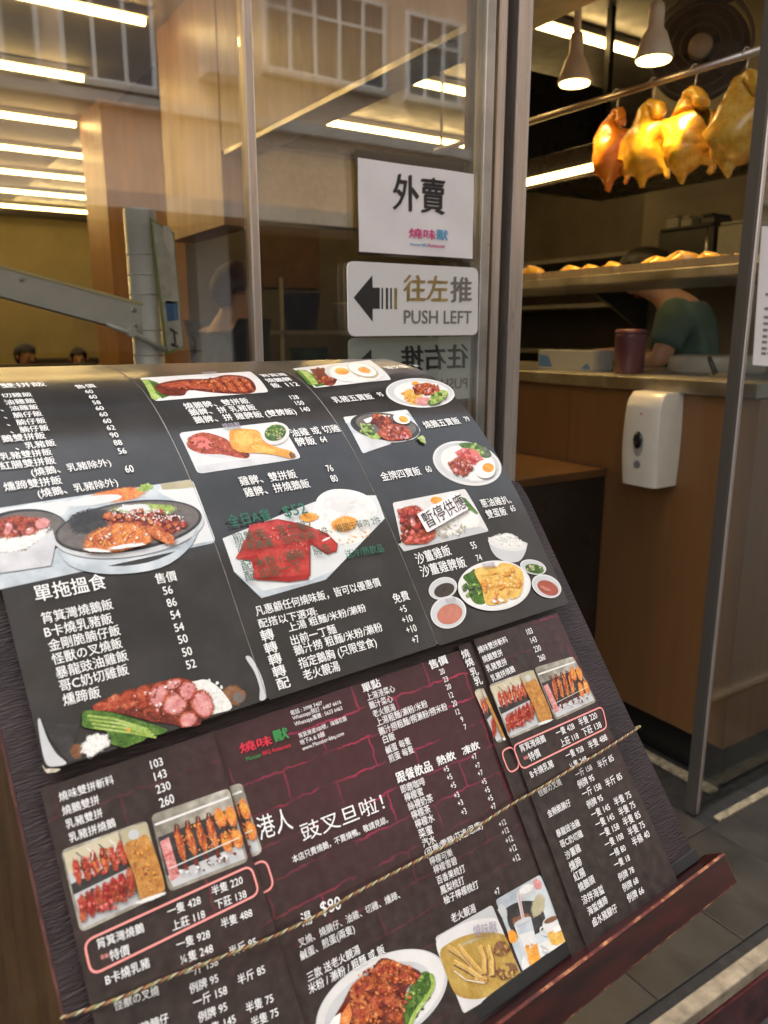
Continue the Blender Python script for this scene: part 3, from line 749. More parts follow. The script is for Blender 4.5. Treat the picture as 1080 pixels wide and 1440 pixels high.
ink('f_spam_d', [(0.24, 0.012, 0.01), (0.36, 0.02, 0.018)], 130)
ink('f_spam_l', [(0.60, 0.12, 0.10), (0.66, 0.20, 0.17)], 160)
ink('f_yellow', [(0.50, 0.27, 0.05), (0.68, 0.42, 0.09), (0.78, 0.56, 0.2)], 120)
ink('f_orange', [(0.52, 0.17, 0.02), (0.68, 0.30, 0.05), (0.78, 0.48, 0.16)], 130)
ink('f_green', [(0.012, 0.045, 0.008), (0.05, 0.13, 0.018), (0.16, 0.28, 0.05)], 150)
ink('f_green_l', [(0.14, 0.22, 0.03), (0.30, 0.42, 0.09), (0.5, 0.58, 0.25)], 120)
ink('f_rice', [(0.50, 0.48, 0.44), (0.72, 0.71, 0.68), (0.84, 0.83, 0.81)], 420, detail=3)
ink('f_egg', [(0.66, 0.62, 0.55), (0.78, 0.76, 0.72), (0.84, 0.83, 0.81)], 70)
ink('f_yolk', [(0.66, 0.17, 0.015), (0.78, 0.30, 0.03), (0.82, 0.44, 0.10)], 90)
ink('f_soup', [(0.30, 0.18, 0.035), (0.42, 0.27, 0.06), (0.52, 0.36, 0.11)], 60)
ink('f_claw', [(0.36, 0.20, 0.05), (0.52, 0.33, 0.11), (0.62, 0.45, 0.2)], 130)
ink('f_brown', [(0.09, 0.035, 0.015), (0.19, 0.085, 0.04), (0.28, 0.15, 0.08)], 150)
ink('f_crackle', [(0.28, 0.10, 0.02), (0.45, 0.20, 0.045), (0.60, 0.34, 0.1)], 230)
ink('f_sauce', [(0.28, 0.05, 0.03), (0.36, 0.09, 0.06)], 60)
ink('f_sauce2', [(0.42, 0.13, 0.09), (0.50, 0.20, 0.14)], 60)
ink('f_soy', [(0.03, 0.02, 0.018), (0.06, 0.045, 0.04)], 60)
ink('f_steel', [(0.12, 0.11, 0.09), (0.30, 0.28, 0.23), (0.58, 0.56, 0.5)], 26)
ink('f_beige', [(0.48, 0.42, 0.28), (0.58, 0.53, 0.4)], 30)
ink('f_tan', [(0.34, 0.30, 0.18), (0.46, 0.41, 0.28)], 30)
ink('f_glow', [(0.64, 0.63, 0.59), (0.74, 0.74, 0.72)], 200)

# ------------------------------------------------------------------ the big folded menu, bent back over the top of the stand
PROF = [(.268, .0055), (.30, .0048), (.345, .003), (.395, .001), (.43, -.003), (.47, -.0085), (.507, -.0175), (.542, -.030), (.57, -.043), (.592, -.0575), (.62, -.085), (.650, -.117)]
BS = BentSheet(P0, SU, SV, PROF)
menu = thing('menu', ST(-0.3, 0.27, 0.0), 'large laminated three panel menu of rice dishes bent over the top of the stand', 'menu')
smax = BS.s[-1] - 0.001
b0 = BS.inv((65, 1085))[1]; b1 = BS.inv((375, 985))[1]; b2 = BS.inv((605, 885))[1]; b3 = BS.inv((793, 848))[1]
UB = [-0.5485, -0.3885, -0.2165, -0.0375]
PAN = []
for i in range(3):
    g = 0.0005
    ul, ur = UB[i] + (g if i else 0), UB[i + 1] - (g if i < 2 else 0)
    q = [(ul, b0), (ur, b0 + 0.001), (ur, smax), (ul, smax)]
    poly = rrect(q, 0.003)
    o = slab(BS, poly, 0.0016).build('panel', 'slate', menu, True); smooth_angle(o, 35)
    PAN.append(o)
# bare worn corner and pale binding lines at the folds
mat('worn_paper', (0.55, 0.48, 0.38), 0.7, var=0.4, vscale=300)
mat('fold_edge', (0.09, 0.08, 0.065), 0.4, var=0.4, vscale=120)
pr_ = Print(BS, (0, 760, 2.7), 0.0002)
pr_.P([(160, 852), (172, 868), (205, 866), (230, 868), (212, 880), (178, 884), (168, 872)], 'worn_paper')
pr_.build('worn_corner', PAN[0])
for i in (1, 2):
    m_ = MB(); n_ = 40; vs = []
    for k in range(n_ + 1):
        s_ = b0 + 0.002 + (smax - b0 - 0.004) * k / n_
        vs += [BS.pos(UB[i] - 0.0011, s_, 0.00025), BS.pos(UB[i] - 0.0005, s_, 0.0006), BS.pos(UB[i] + 0.0005, s_, -0.0004)]
    m_.add(vs, [(3 * k + j, 3 * k + j + 1, 3 * k + j + 4, 3 * k + j + 3) for k in range(n_) for j in range(2)])
    m_.build('fold', 'fold_edge', PAN[i])
Z1 = (0, 500, 3.375); Z2 = (0, 760, 2.7); Z3 = (240, 490, 3.375); Z4 = (300, 780, 2.571); Z5 = (480, 490, 3.2727)
A, B, Cc = PAN
def TB(z, par, rows, sheet=BS, **kw):
    for t, a, b in rows: T(sheet, z, t, a, b, par=par, **kw)
def TC(z, par, rows, size, sheet=BS, **kw):
    for t, a in rows: T(sheet, z, t, a, None, par=par, size=size, **kw)
TB(Z1, A, [('雙拼飯', (2, 150), (215, 141)), ('切雞飯', (8, 197), (150, 190)), ('油雞飯', (22, 229), (165, 219)), ('、油雞飯', (0, 260), (180, 249)),
           ('、腩仔飯', (16, 294), (198, 280)), ('、腩仔飯', (30, 328), (215, 313)), ('、腩仔飯', (46, 362), (230, 347)), ('鵝雙拼飯', (8, 402), (213, 384)),
           ('、乳豬飯', (70, 440), (260, 418)), ('乳豬雙拼飯', (0, 486), (243, 461)), ('紅腸雙拼飯', (0, 531), (260, 501)),
           ('(燒鵝、乳豬除外)', (147, 561), (522, 511)), ('燻蹄雙拼飯', (18, 630), (290, 594)), ('(燒鵝、乳豬除外)', (178, 661), (555, 604)), ('售價', (358, 155), (450, 148))])
TC(Z1, A, [('60', (422, 176)), ('60', (440, 201)), ('58', (457, 228)), ('60', (472, 255)), ('60', (490, 284)), ('60', (507, 315)), ('62', (525, 347)), ('90', (541, 382)), ('88', (558, 418)), ('56', (578, 457)), ('60', (612, 542))], 0.0079, k=1.25)
TB(Z2, A, [('單拖搵食', (130, 208), (400, 156)), ('售價', (588, 150), (668, 136)), ('筲箕灣燒鵝飯', (157, 300), (425, 243)), ('B卡燒乳豬飯', (168, 352), (424, 297)),
           ('金剛脆腩仔飯', (183, 404), (453, 341)), ('怪獸の叉燒飯', (197, 456), (460, 390)), ('暴龍豉油雞飯', (211, 508), (482, 437)), ('哥C奶切雞飯', (225, 557), (484, 490)), ('燻蹄飯', (238, 610), (378, 576))])
TC(Z2, A, [('56', (635, 191)), ('86', (650, 237)), ('54', (664, 283)), ('54', (678, 331)), ('50', (692, 376)), ('50', (708, 424)), ('52', (723, 471))], 0.0087, k=1.15)
TB(Z3, B, [('筲箕灣', (428, 135), (545, 128)), ('燒鵝髀', (452, 158), (570, 150)), ('飯', (478, 182), (515, 179)), ('112', (548, 177), (603, 173)),
           ('燒鵝髀、雙拼飯', (62, 280), (367, 252)), ('鵝髀、拼 乳豬飯', (87, 310), (400, 283)), ('鵝髀、拼 雞髀飯 (雙髀飯)', (110, 346), (590, 302)),
           ('油雞 或 切雞', (568, 407), (798, 382)), ('髀飯', (593, 449), (682, 440)), ('雞髀、雙拼飯', (325, 636), (592, 598)), ('雞髀、拼燒鵝飯', (348, 690), (655, 643))])
TC(Z3, B, [('128', (585, 236)), ('150', (610, 263)), ('140', (637, 293)), ('64', (722, 435)), ('76', (752, 572)), ('80', (773, 620))], 0.0083, k=1.2)
TB(Z4, B, [('凡惠顧任何燒味飯，皆可以優惠價', (150, 208), (600, 100)), ('配搭以下選項:', (162, 253), (372, 206)), ('上湯 粗麵/米粉/瀨粉', (268, 267), (548, 193)), ('出前一丁麵', (278, 314), (440, 269)),
           ('鵝汁撈 粗麵/米粉/瀨粉', (290, 351), (607, 262)), ('指定鵝胸 (只限堂食)', (307, 397), (585, 316)), ('老火靚湯', (323, 440), (453, 403)), ('免費', (648, 163), (703, 148))])
TC(Z4, B, [('轉', (193, 293)), ('轉', (206, 338)), ('轉', (221, 380)), ('轉', (236, 423)), ('配', (251, 466)), ], 0.0113)
TC(Z4, B, [('+5', (683, 198)), ('+10', (698, 234)), ('+10', (713, 270)), ('+7', (728, 308))], 0.0083)
TB(Z3, B, [('全日A餐', (265, 832), (468, 795)), ('$52', (528, 785), (635, 765)), ('送冷/熱飲品', (820, 985), (1000, 953))], m='ink_green', off=0.005, name='green_lettering', n=0.0034)
TB(Z3, B, [('煎雙蛋、芝士腸2', (290, 912), (660, 843)), ('2件、韓國午餐肉 2件', (692, 880), (988, 822)), ('沙嗲雞翼、日式煎餃', (305, 957), (680, 890)), ('配 米粉 / 通粉 / 烏冬', (330, 1042), (750, 952)), ('配 出前一丁', (345, 1092), (610, 1037))], m='ink_darkgreen', off=0.003, name='green_lettering', n=0.0034)
TB(Z5, Cc, [('豉叉蛋', (203, 94), (300, 86)), ('燒鵝五寶飯', (378, 357), (540, 335)), ('金牌四寶飯', (180, 596), (360, 566)), ('蔥油雞扒、', (640, 718), (775, 697)), ('雙蛋飯', (665, 768), (755, 750)), ('沙薑雞飯', (340, 974), (497, 929)), ('沙薑雞髀飯', (362, 1032), (567, 984))])
TB(Z3, Cc, [('乳豬五寶飯', (768, 250), (955, 231))])
TC(Z5, Cc, [('62', (342, 83)), ('79', (575, 328)), ('60', (398, 558)), ('65', (785, 738)), ('55', (605, 908)), ('74', (630, 965))], 0.0083, k=1.2)
TC(Z3, Cc, [('95', (992, 222))], 0.0083, k=1.2)

# printed photographs: panel of combination plates
p = Print(BS, Z1)
p.Q([(-120, 742), (912, 588), (1026, 888), (-60, 1124)], 'f_bluegrey', 0.005)
p.P([(760, 612), (905, 590), (925, 625), (775, 645)], 'f_tan'); p.P([(745, 640), (928, 630), (985, 790), (1015, 880), (900, 900), (930, 740), (770, 660)], 'f_white')
p.P([(-100, 745), (300, 690), (330, 720), (300, 760), (-100, 800)], 'f_white'); p.E(555, 665, 165, 34, 'f_goose_l', -8, .1); p.E(690, 628, 40, 22, 'f_green_l', -8, .2); p.E(440, 690, 140, 22, 'f_white', -8)
p.E(80, 860, 245, 125, 'f_dark', -10); p.E(90, 855, 228, 108, 'f_shadow', -10); p.E(70, 870, 190, 70, 'f_rice', -12, .1); p.E(75, 815, 170, 55, 'f_meat', -6, .12); p.scat(60, 820, 150, 45, 26, 26, ['f_meat', 'f_pink', 'f_meat_dark'], -6, seed=4); p.E(200, 800, 42, 28, 'f_pink', -10, .1)
p.P([(-60, 950), (120, 930), (250, 830), (262, 900), (240, 1000), (-60, 1045)], 'f_grey')
p.E(610, 830, 358, 128, 'f_plate2', -8); p.P([(258, 885), (300, 945), (480, 1000), (700, 985), (880, 900), (950, 780), (905, 905), (760, 1010), (520, 1040), (330, 1000)], 'f_bluegrey')
p.E(607, 815, 352, 118, 'f_dark', -8.5); p.E(607, 812, 338, 106, 'f_shadow', -8.5); p.E(425, 790, 120, 70, 'f_dark', -10, .1)
p.E(690, 735, 165, 32, 'f_green_l', -2, .12); p.E(640, 728, 90, 22, 'f_white', -2, .2)
p.E(690, 800, 195, 62, 'f_meat', 4, .1); p.scat(690, 785, 185, 50, 60, 20, ['f_meat', 'f_meat_dark', 'f_pink', 'f_goose'], 6, seed=2); p.scat(690, 760, 175, 28, 120, 5.5, ['f_glow', 'f_rice'], 6, seed=5, n=6)
p.E(545, 875, 180, 72, 'f_goose_l', -10, .06); p.E(470, 885, 85, 52, 'f_goose', -20, .06); p.E(625, 862, 105, 52, 'f_goose_l', 12, .05); p.E(760, 860, 85, 34, 'f_goose', 25, .1)
for i in range(8): p.line([(410 + i * 36, 918 - i * 2), (440 + i * 34, 860), (500 + i * 28, 826 + i * 3)], 5, 'f_goose' if i % 2 else 'f_orange')
p.scat(545, 868, 150, 50, 50, 7, ['f_glow', 'f_orange', 'f_goose_l'], -8, seed=8, n=7); p.E(455, 935, 70, 10, 'f_rice', 4, .2); p.E(600, 915, 90, 12, 'f_rice', -8, .2)
p.build('food_photo', A)
p = Print(BS, Z2)
p.P([(143, 690), (152, 678), (160, 700), (182, 758), (214, 810), (252, 846), (210, 858), (178, 852), (160, 800)], 'f_plate2')
p.P([(932, 446), (952, 444), (985, 500), (1005, 560), (1008, 600), (985, 606), (985, 560), (965, 500)], 'f_plate2')
p.P([(160, 690), (195, 760), (258, 840), (310, 832), (280, 770), (300, 700)], 'f_dark')
p.E(885, 590, 52, 46, 'f_brown', 0, .1); p.E(905, 598, 26, 22, 'f_shadow', 0, .2); p.E(290, 800, 26, 34, 'f_brown', 10, .1)
p.E(360, 775, 62, 44, 'f_rice', -20, .22); p.P([(690, 550), (740, 535), (780, 530), (830, 560), (880, 632), (830, 655), (770, 660), (700, 600)], 'f_rice'); p.scat(800, 590, 60, 55, 30, 10, ['f_rice', 'f_glow'], 40, seed=3)
p.P([(355, 625), (470, 575), (600, 540), (690, 522), (740, 560), (760, 700), (600, 690), (500, 668), (380, 642)], 'f_meat_dark')
for (x, y, a_, b_, r_, c_) in [(385, 632, 38, 20, -15, 'f_meat'), (430, 618, 40, 30, -60, 'f_meat'), (485, 605, 34, 46, 20, 'f_meat'), (540, 595, 38, 52, 20, 'f_meat'), (600, 590, 46, 58, 20, 'f_pink'), (660, 620, 58, 52, -20, 'f_pink'), (708, 570, 42, 44, 20, 'f_pink'), (655, 545, 40, 22, -20, 'f_pink'), (765, 620, 50, 62, -25, 'f_pink'), (710, 680, 44, 34, -30, 'f_pink'), (575, 665, 40, 26, 20, 'f_meat_dark')]:
    p.E(x, y, a_, b_, 'f_meat', r_, .06); p.E(x + 3, y + 3, a_ * .82, b_ * .82, c_, r_, .08)
p.scat(640, 600, 150, 60, 40, 7, ['f_meat', 'f_pink', 'f_glow'], -10, seed=6, n=7)
p.P([(310, 690), (320, 650), (420, 655), (540, 690), (632, 722), (560, 745), (430, 728), (320, 712)], 'f_green'); p.P([(405, 715), (500, 705), (600, 722), (560, 748), (520, 770), (440, 765), (410, 740)], 'f_green'); p.P([(415, 740), (500, 745), (525, 768), (470, 790), (420, 775)], 'f_green')
for i in range(4): p.line([(330 + i * 8, 668 + i * 15), (430 + i * 25, 680 + i * 18), (560 + i * 10, 720 + i * 10)], 9, 'f_green_l')
p.E(485, 722, 9, 7, 'f_yolk', 0, .3)
p.build('food_photo', A)
# panel 2
p = Print(BS, Z3)
p.Q([(-148, 142), (378, 111), (465, 209), (-76, 252)], 'f_plate', 0.004)
p.P([(-140, 150), (-110, 150), (-45, 230), (-70, 248), (-90, 240)], 'f_green_l'); p.P([(-110, 148), (-60, 165), (0, 225), (-40, 240), (-70, 215)], 'f_green')
p.P([(-70, 175), (40, 150), (180, 145), (260, 128), (350, 135), (395, 165), (400, 205), (340, 218), (200, 212), (90, 200), (60, 225), (-20, 225), (-60, 205)], 'f_meat_dark')
p.P([(-50, 178), (60, 158), (190, 150), (270, 135), (345, 142), (380, 170), (370, 205), (280, 205), (180, 195), (60, 190)], 'f_meat')
for i in range(9): p.line([(150 + i * 24, 150 - i), (190 + i * 23, 178), (205 + i * 24, 208)], 6, 'f_meat_dark' if i % 2 else 'f_goose')
p.scat(200, 172, 170, 28, 40, 8, ['f_goose', 'f_goose_l', 'f_meat_dark'], -4, seed=11, n=7)
p.build('food_photo', B)
p = Print(BS, Z3)
p.Q([(36, 402), (515, 348), (620, 523), (128, 597)], 'f_white', 0.005); p.P([(120, 560), (560, 500), (606, 520), (600, 526), (135, 592)], 'f_grey')
p.E(230, 480, 150, 40, 'f_grey', 8); p.E(150, 455, 82, 52, 'f_goose', 15, .05); p.P([(95, 420), (160, 400), (250, 425), (285, 450), (340, 485), (372, 500), (365, 522), (320, 520), (240, 505), (150, 500), (80, 470)], 'f_meat')
p.E(150, 450, 60, 30, 'f_spam_l', 12, .12); p.scat(170, 455, 90, 35, 18, 10, ['f_meat', 'f_goose', 'f_meat_dark'], 10, seed=12, n=8); p.E(355, 505, 20, 14, 'f_meat_dark', 10, .2)
p.P([(278, 400), (310, 385), (380, 386), (420, 400), (440, 440), (500, 470), (570, 490), (590, 508), (570, 525), (500, 510), (420, 500), (330, 495), (285, 465)], 'f_orange'); p.E(345, 430, 55, 38, 'f_yellow', 15, .08); p.E(440, 482, 70, 18, 'f_yellow', 12, .1); p.E(575, 510, 18, 14, 'f_brown', 10, .2)
p.E(497, 408, 66, 52, 'f_plate', -15); p.E(495, 404, 52, 38, 'f_green', -15); p.scat(495, 404, 44, 32, 40, 8, ['f_green', 'f_green_l', 'f_tan'], 0, seed=13, n=7)
p.build('food_photo', B)
T(BS, Z3, '燒味獸', (242, 380), (325, 372), 'ink_lilac', B, name='plate_mark', n=0.0032); T(BS, Z3, '燒味獸', (148, 132), (220, 127), 'ink_lilac', B, name='plate_mark', n=0.0032)
p = Print(BS, Z3)
p.P([(245, 903), (600, 760), (760, 700), (975, 698), (1015, 808), (735, 1098), (430, 1186), (300, 1060)], 'f_white'); p.P([(300, 1060), (430, 1186), (735, 1098), (780, 1050), (640, 1110), (440, 1150)], 'f_bluegrey')
p.P([(640, 850), (680, 760), (700, 705), (760, 672), (850, 672), (930, 700), (975, 755), (965, 800), (930, 820), (945, 865), (900, 915), (820, 935), (760, 900)], 'f_egg'); p.E(820, 740, 120, 50, 'f_plate', 10, .15); p.E(840, 880, 110, 48, 'f_egg', -10, .1)
p.scat(820, 780, 140, 70, 40, 14, ['f_egg', 'f_plate', 'f_glow'], 0, seed=14); p.scat(870, 900, 80, 22, 30, 6, ['f_orange', 'f_egg'], -15, seed=15, n=7); p.scat(640, 860, 30, 40, 22, 6, ['f_orange', 'f_egg'], -15, seed=16, n=7)
p.E(655, 803, 48, 26, 'f_yolk', -5, .1); p.E(665, 808, 30, 14, 'f_orange', -5, .1); p.E(822, 835, 68, 42, 'f_yolk', -6, .05); p.E(815, 825, 38, 18, 'f_orange', -6, .1)
p.P([(375, 840), (505, 812), (620, 835), (740, 880), (790, 930), (785, 965), (740, 980), (660, 930), (660, 1080), (560, 1112), (400, 1090), (380, 1010), (305, 1000), (350, 920)], 'f_spam_d')
p.P([(372, 842), (502, 816), (560, 832), (545, 870), (440, 905), (355, 905)], 'f_spam'); p.P([(345, 915), (450, 890), (560, 860), (655, 850), (690, 890), (640, 925), (500, 940), (420, 980), (310, 1003)], 'f_spam')
p.P([(400, 960), (500, 930), (640, 915), (655, 960), (600, 1010), (480, 1010), (420, 1010)], 'f_spam'); p.P([(395, 1040), (440, 1000), (560, 985), (650, 980), (655, 1075), (560, 1085), (385, 1090)], 'f_spam'); p.P([(385, 1088), (560, 1084), (656, 1076), (650, 1098), (560, 1110), (400, 1100)], 'f_spam_d')
p.P([(640, 840), (720, 880), (785, 935), (780, 962), (735, 972), (650, 905)], 'f_spam'); p.E(735, 908, 22, 5, 'f_glow', -25); p.scat(590, 945, 60, 30, 60, 5, ['f_spam_l', 'f_spam'], 0, seed=17, n=7); p.scat(480, 880, 90, 30, 30, 7, ['f_spam_l', 'f_spam'], 0, seed=18, n=7)
p.build('food_photo', B)
# panel 3
p = Print(BS, Z3)
p.Q([(578, 97), (945, 56), (1046, 150), (682, 189)], 'f_plate', 0.003); p.P([(585, 105), (640, 105), (740, 175), (690, 185), (650, 170)], 'f_green'); p.P([(600, 100), (650, 112), (700, 170), (670, 175)], 'f_green_l')
p.P([(660, 100), (720, 95), (790, 150), (780, 170), (740, 178), (680, 130)], 'f_meat_dark'); p.scat(725, 135, 50, 30, 26, 13, ['f_meat', 'f_goose', 'f_meat_dark'], 35, seed=21, n=8); p.E(925, 148, 95, 16, 'f_rice', -6, .15); p.E(800, 115, 70, 34, 'f_plate2', 5); p.E(820, 122, 66, 36, 'f_glow', 12); p.E(812, 112, 34, 16, 'f_yolk', 5); p.E(912, 108, 76, 32, 'f_tan', 16); p.E(908, 104, 68, 28, 'f_egg', 16); p.E(918, 107, 34, 17, 'f_yolk', 14, .1)
p.build('food_photo', Cc)
p = Print(BS, Z5)
p.E(362, 206, 158, 67, 'f_plate', 3); p.E(362, 204, 150, 61, 'f_plate2', 3); p.E(370, 206, 128, 52, 'f_glow', 3)
p.E(330, 225, 55, 36, 'f_yellow', 20, .15); p.scat(320, 222, 45, 28, 24, 9, ['f_yellow', 'f_orange'], 0, seed=22, n=8); p.E(375, 245, 42, 22, 'f_pink', 0, .05); p.E(430, 198, 40, 20, 'f_pink', 20, .1)
p.E(385, 190, 62, 30, 'f_meat', 5, .12); p.scat(385, 190, 62, 26, 46, 9, ['f_meat', 'f_pink', 'f_meat_dark', 'f_goose'], 0, seed=23, n=8); p.E(338, 166, 16, 7, 'f_yolk', 0); p.E(445, 228, 56, 26, 'f_green_l', -28, .1); p.scat(440, 232, 44, 20, 18, 12, ['f_green', 'f_green_l'], -28, seed=24, n=8)
p.build('food_photo', Cc)
p = Print(BS, Z5)
p.Q([(6, 317), (302, 282), (366, 382), (98, 486)], 'f_bluegrey', 0.003); p.P([(60, 400), (110, 480), (230, 440), (120, 380)], 'f_grey'); p.P([(10, 318), (300, 285), (310, 300), (20, 345)], 'f_plate')
p.E(200, 365, 160, 66, 'f_plate2', 8); p.E(200, 362, 160, 62, 'f_dark', 8); p.E(205, 355, 140, 50, 'f_shadow', 8); p.P([(100, 330), (170, 305), (225, 310), (210, 325), (150, 335), (115, 345)], 'f_egg'); p.P([(85, 345), (110, 350), (160, 400), (180, 415), (140, 420), (95, 385)], 'f_green_l'); p.E(160, 405, 22, 14, 'f_green_l'); p.scat(120, 375, 30, 28, 16, 12, ['f_green', 'f_green_l'], 30, seed=25, n=8)
p.E(195, 345, 65, 30, 'f_meat_dark', 20, .1); p.scat(190, 342, 55, 26, 30, 13, ['f_meat_dark', 'f_meat', 'f_goose'], 20, seed=26, n=8); p.P([(165, 390), (220, 355), (290, 360), (320, 395), (315, 415), (235, 428), (195, 420)], 'f_meat'); p.scat(250, 390, 62, 28, 40, 10, ['f_meat', 'f_spam', 'f_pink', 'f_meat_dark'], 5, seed=27, n=8); p.scat(270, 412, 50, 10, 16, 8, ['f_pink'], -4, seed=28, n=7)
p.E(274, 330, 40, 24, 'f_egg', 15); p.E(282, 333, 22, 14, 'f_yolk', 15); p.E(368, 425, 22, 17, 'f_green_l', 30, .3); p.E(374, 428, 12, 8, 'f_tan', 30, .3)
p.build('food_photo', Cc)
p = Print(BS, Z5)
p.E(578, 530, 161, 98, 'f_plate', 14); p.E(578, 528, 150, 88, 'f_plate2', 14); p.E(582, 526, 128, 74, 'f_glow', 14)
p.E(620, 585, 50, 34, 'f_rice', 0, .15); p.P([(540, 440), (600, 435), (670, 462), (690, 495), (660, 505), (600, 480), (560, 462)], 'f_green'); p.scat(630, 470, 50, 22, 18, 14, ['f_green', 'f_green_l', 'f_shadow'], 25, seed=30, n=8)
p.P([(520, 480), (560, 458), (620, 470), (655, 515), (620, 540), (560, 530)], 'f_spam_l'); p.scat(580, 495, 45, 30, 24, 13, ['f_spam_l', 'f_spam', 'f_pink'], 25, seed=31, n=8); p.E(545, 545, 60, 42, 'f_meat', 20, .12); p.scat(545, 545, 55, 40, 36, 13, ['f_meat', 'f_pink', 'f_meat_dark'], 20, seed=32, n=8)
p.E(658, 560, 47, 42, 'f_egg', 5); p.E(672, 553, 26, 21, 'f_yolk', 5)
p.build('food_photo', Cc)
p = Print(BS, Z5)
p.Q([(234, 711), (568, 647), (678, 842), (282, 936)], 'f_plate', 0.003); p.P([(260, 900), (640, 820), (676, 842), (285, 932)], 'f_plate2'); p.P([(530, 680), (570, 690), (630, 760), (600, 770)], 'f_green'); p.E(520, 800, 110, 60, 'f_rice', -20, .1); p.E(590, 790, 50, 46, 'f_egg', 0, .1); p.E(436, 700, 30, 20, 'f_yolk', 0, .1)
p.E(345, 830, 88, 78, 'f_meat_dark', 0, .1); p.E(310, 760, 60, 40, 'f_meat', -10, .1); p.scat(330, 790, 75, 70, 46, 20, ['f_meat', 'f_meat', 'f_spam', 'f_meat_dark', 'f_pink'], 0, seed=33); p.P([(265, 860), (430, 835), (430, 870), (390, 900), (290, 905)], 'f_meat'); p.scat(345, 868, 75, 26, 24, 14, ['f_meat', 'f_meat_dark', 'f_spam_l'], -8, seed=34, n=8); p.scat(500, 840, 70, 28, 30, 9, ['f_rice', 'f_tan'], -15, seed=35, n=7)
p.build('food_photo', Cc)
note = slab(BS, rrect([tuple(Print(BS, Z5).uv(q)) for q in [(388, 854), (577, 746), (531, 668), (341, 769)]], 0.0015), 0.0004, 0.0032).build('paper_note', 'paper', Cc)
T(BS, Z5, '暫停供應', (372, 806), (556, 706), 'ink_black', note, off=0.0, n=0.0036, k=1.1, sh=0.12, name='handwriting')
p = Print(BS, Z5)
p.P([(676, 880), (690, 870), (840, 890), (852, 915), (838, 955), (815, 980), (770, 985), (720, 965), (690, 930)], 'f_plate2'); p.E(763, 898, 90, 32, 'f_plate', 10); p.E(765, 888, 76, 34, 'f_rice', 12, .06); p.E(765, 872, 45, 24, 'f_glow', 10, .1); p.scat(765, 885, 66, 28, 60, 6, ['f_rice', 'f_glow', 'f_plate2'], 10, seed=40, n=6)
for (x, y, a_, b_, r_, c_) in [(465, 1106, 67, 50, -20, 'f_soy'), (490, 1216, 83, 73, -20, 'f_sauce2'), (880, 1008, 61, 33, 14, 'f_green'), (941, 1096, 71, 50, 25, 'f_sauce')]:
    p.E(x, y, a_, b_, 'f_plate', r_); p.E(x, y + 1, a_ * .93, b_ * .92, 'f_plate2', r_); p.E(x + 6, y + 8, a_ * .72, b_ * .62, c_, r_)
p.scat(884, 1012, 38, 16, 26, 8, ['f_green', 'f_green_l', 'f_tan'], 0, seed=41, n=7); p.E(935, 1108, 30, 10, 'f_sauce2', 20, .2)
p.E(700, 1094, 168, 115, 'f_plate', -4); p.E(700, 1092, 158, 106, 'f_glow', -4); p.E(702, 1092, 132, 86, 'f_plate', -4)
p.P([(555, 1055), (590, 1030), (612, 1020), (640, 1085), (660, 1170), (615, 1178), (585, 1140), (580, 1090)], 'f_green'); p.scat(610, 1105, 34, 62, 22, 16, ['f_green', 'f_green', 'f_green_l'], 70, seed=42, n=8)
p.P([(608, 1022), (700, 1005), (725, 1030), (760, 1150), (735, 1175), (662, 1180), (640, 1100)], 'f_yellow'); p.P([(715, 1005), (760, 992), (820, 1020), (832, 1080), (815, 1140), (770, 1155), (740, 1100)], 'f_yellow'); p.scat(690, 1090, 45, 65, 20, 18, ['f_yellow', 'f_orange', 'f_yellow'], 10, seed=43); p.scat(775, 1070, 36, 58, 16, 17, ['f_yellow', 'f_yellow', 'f_orange'], 10, seed=44); p.line([(630, 1050), (720, 1035)], 3, 'f_orange'); p.line([(645, 1110), (740, 1090)], 3, 'f_orange'); p.scat(705, 1162, 36, 8, 10, 9, ['f_brown', 'f_pink', 'f_egg'], -8, seed=45, n=7)
p.build('food_photo', Cc)
T(BS, Z5, '燒味獸', (640, 1008), (698, 1000), 'ink_lilac', Cc, name='plate_mark', n=0.0034); T(BS, Z5, '燒味獸', (470, 1167), (518, 1158), 'ink_lilac', Cc, name='plate_mark', n=0.0034)
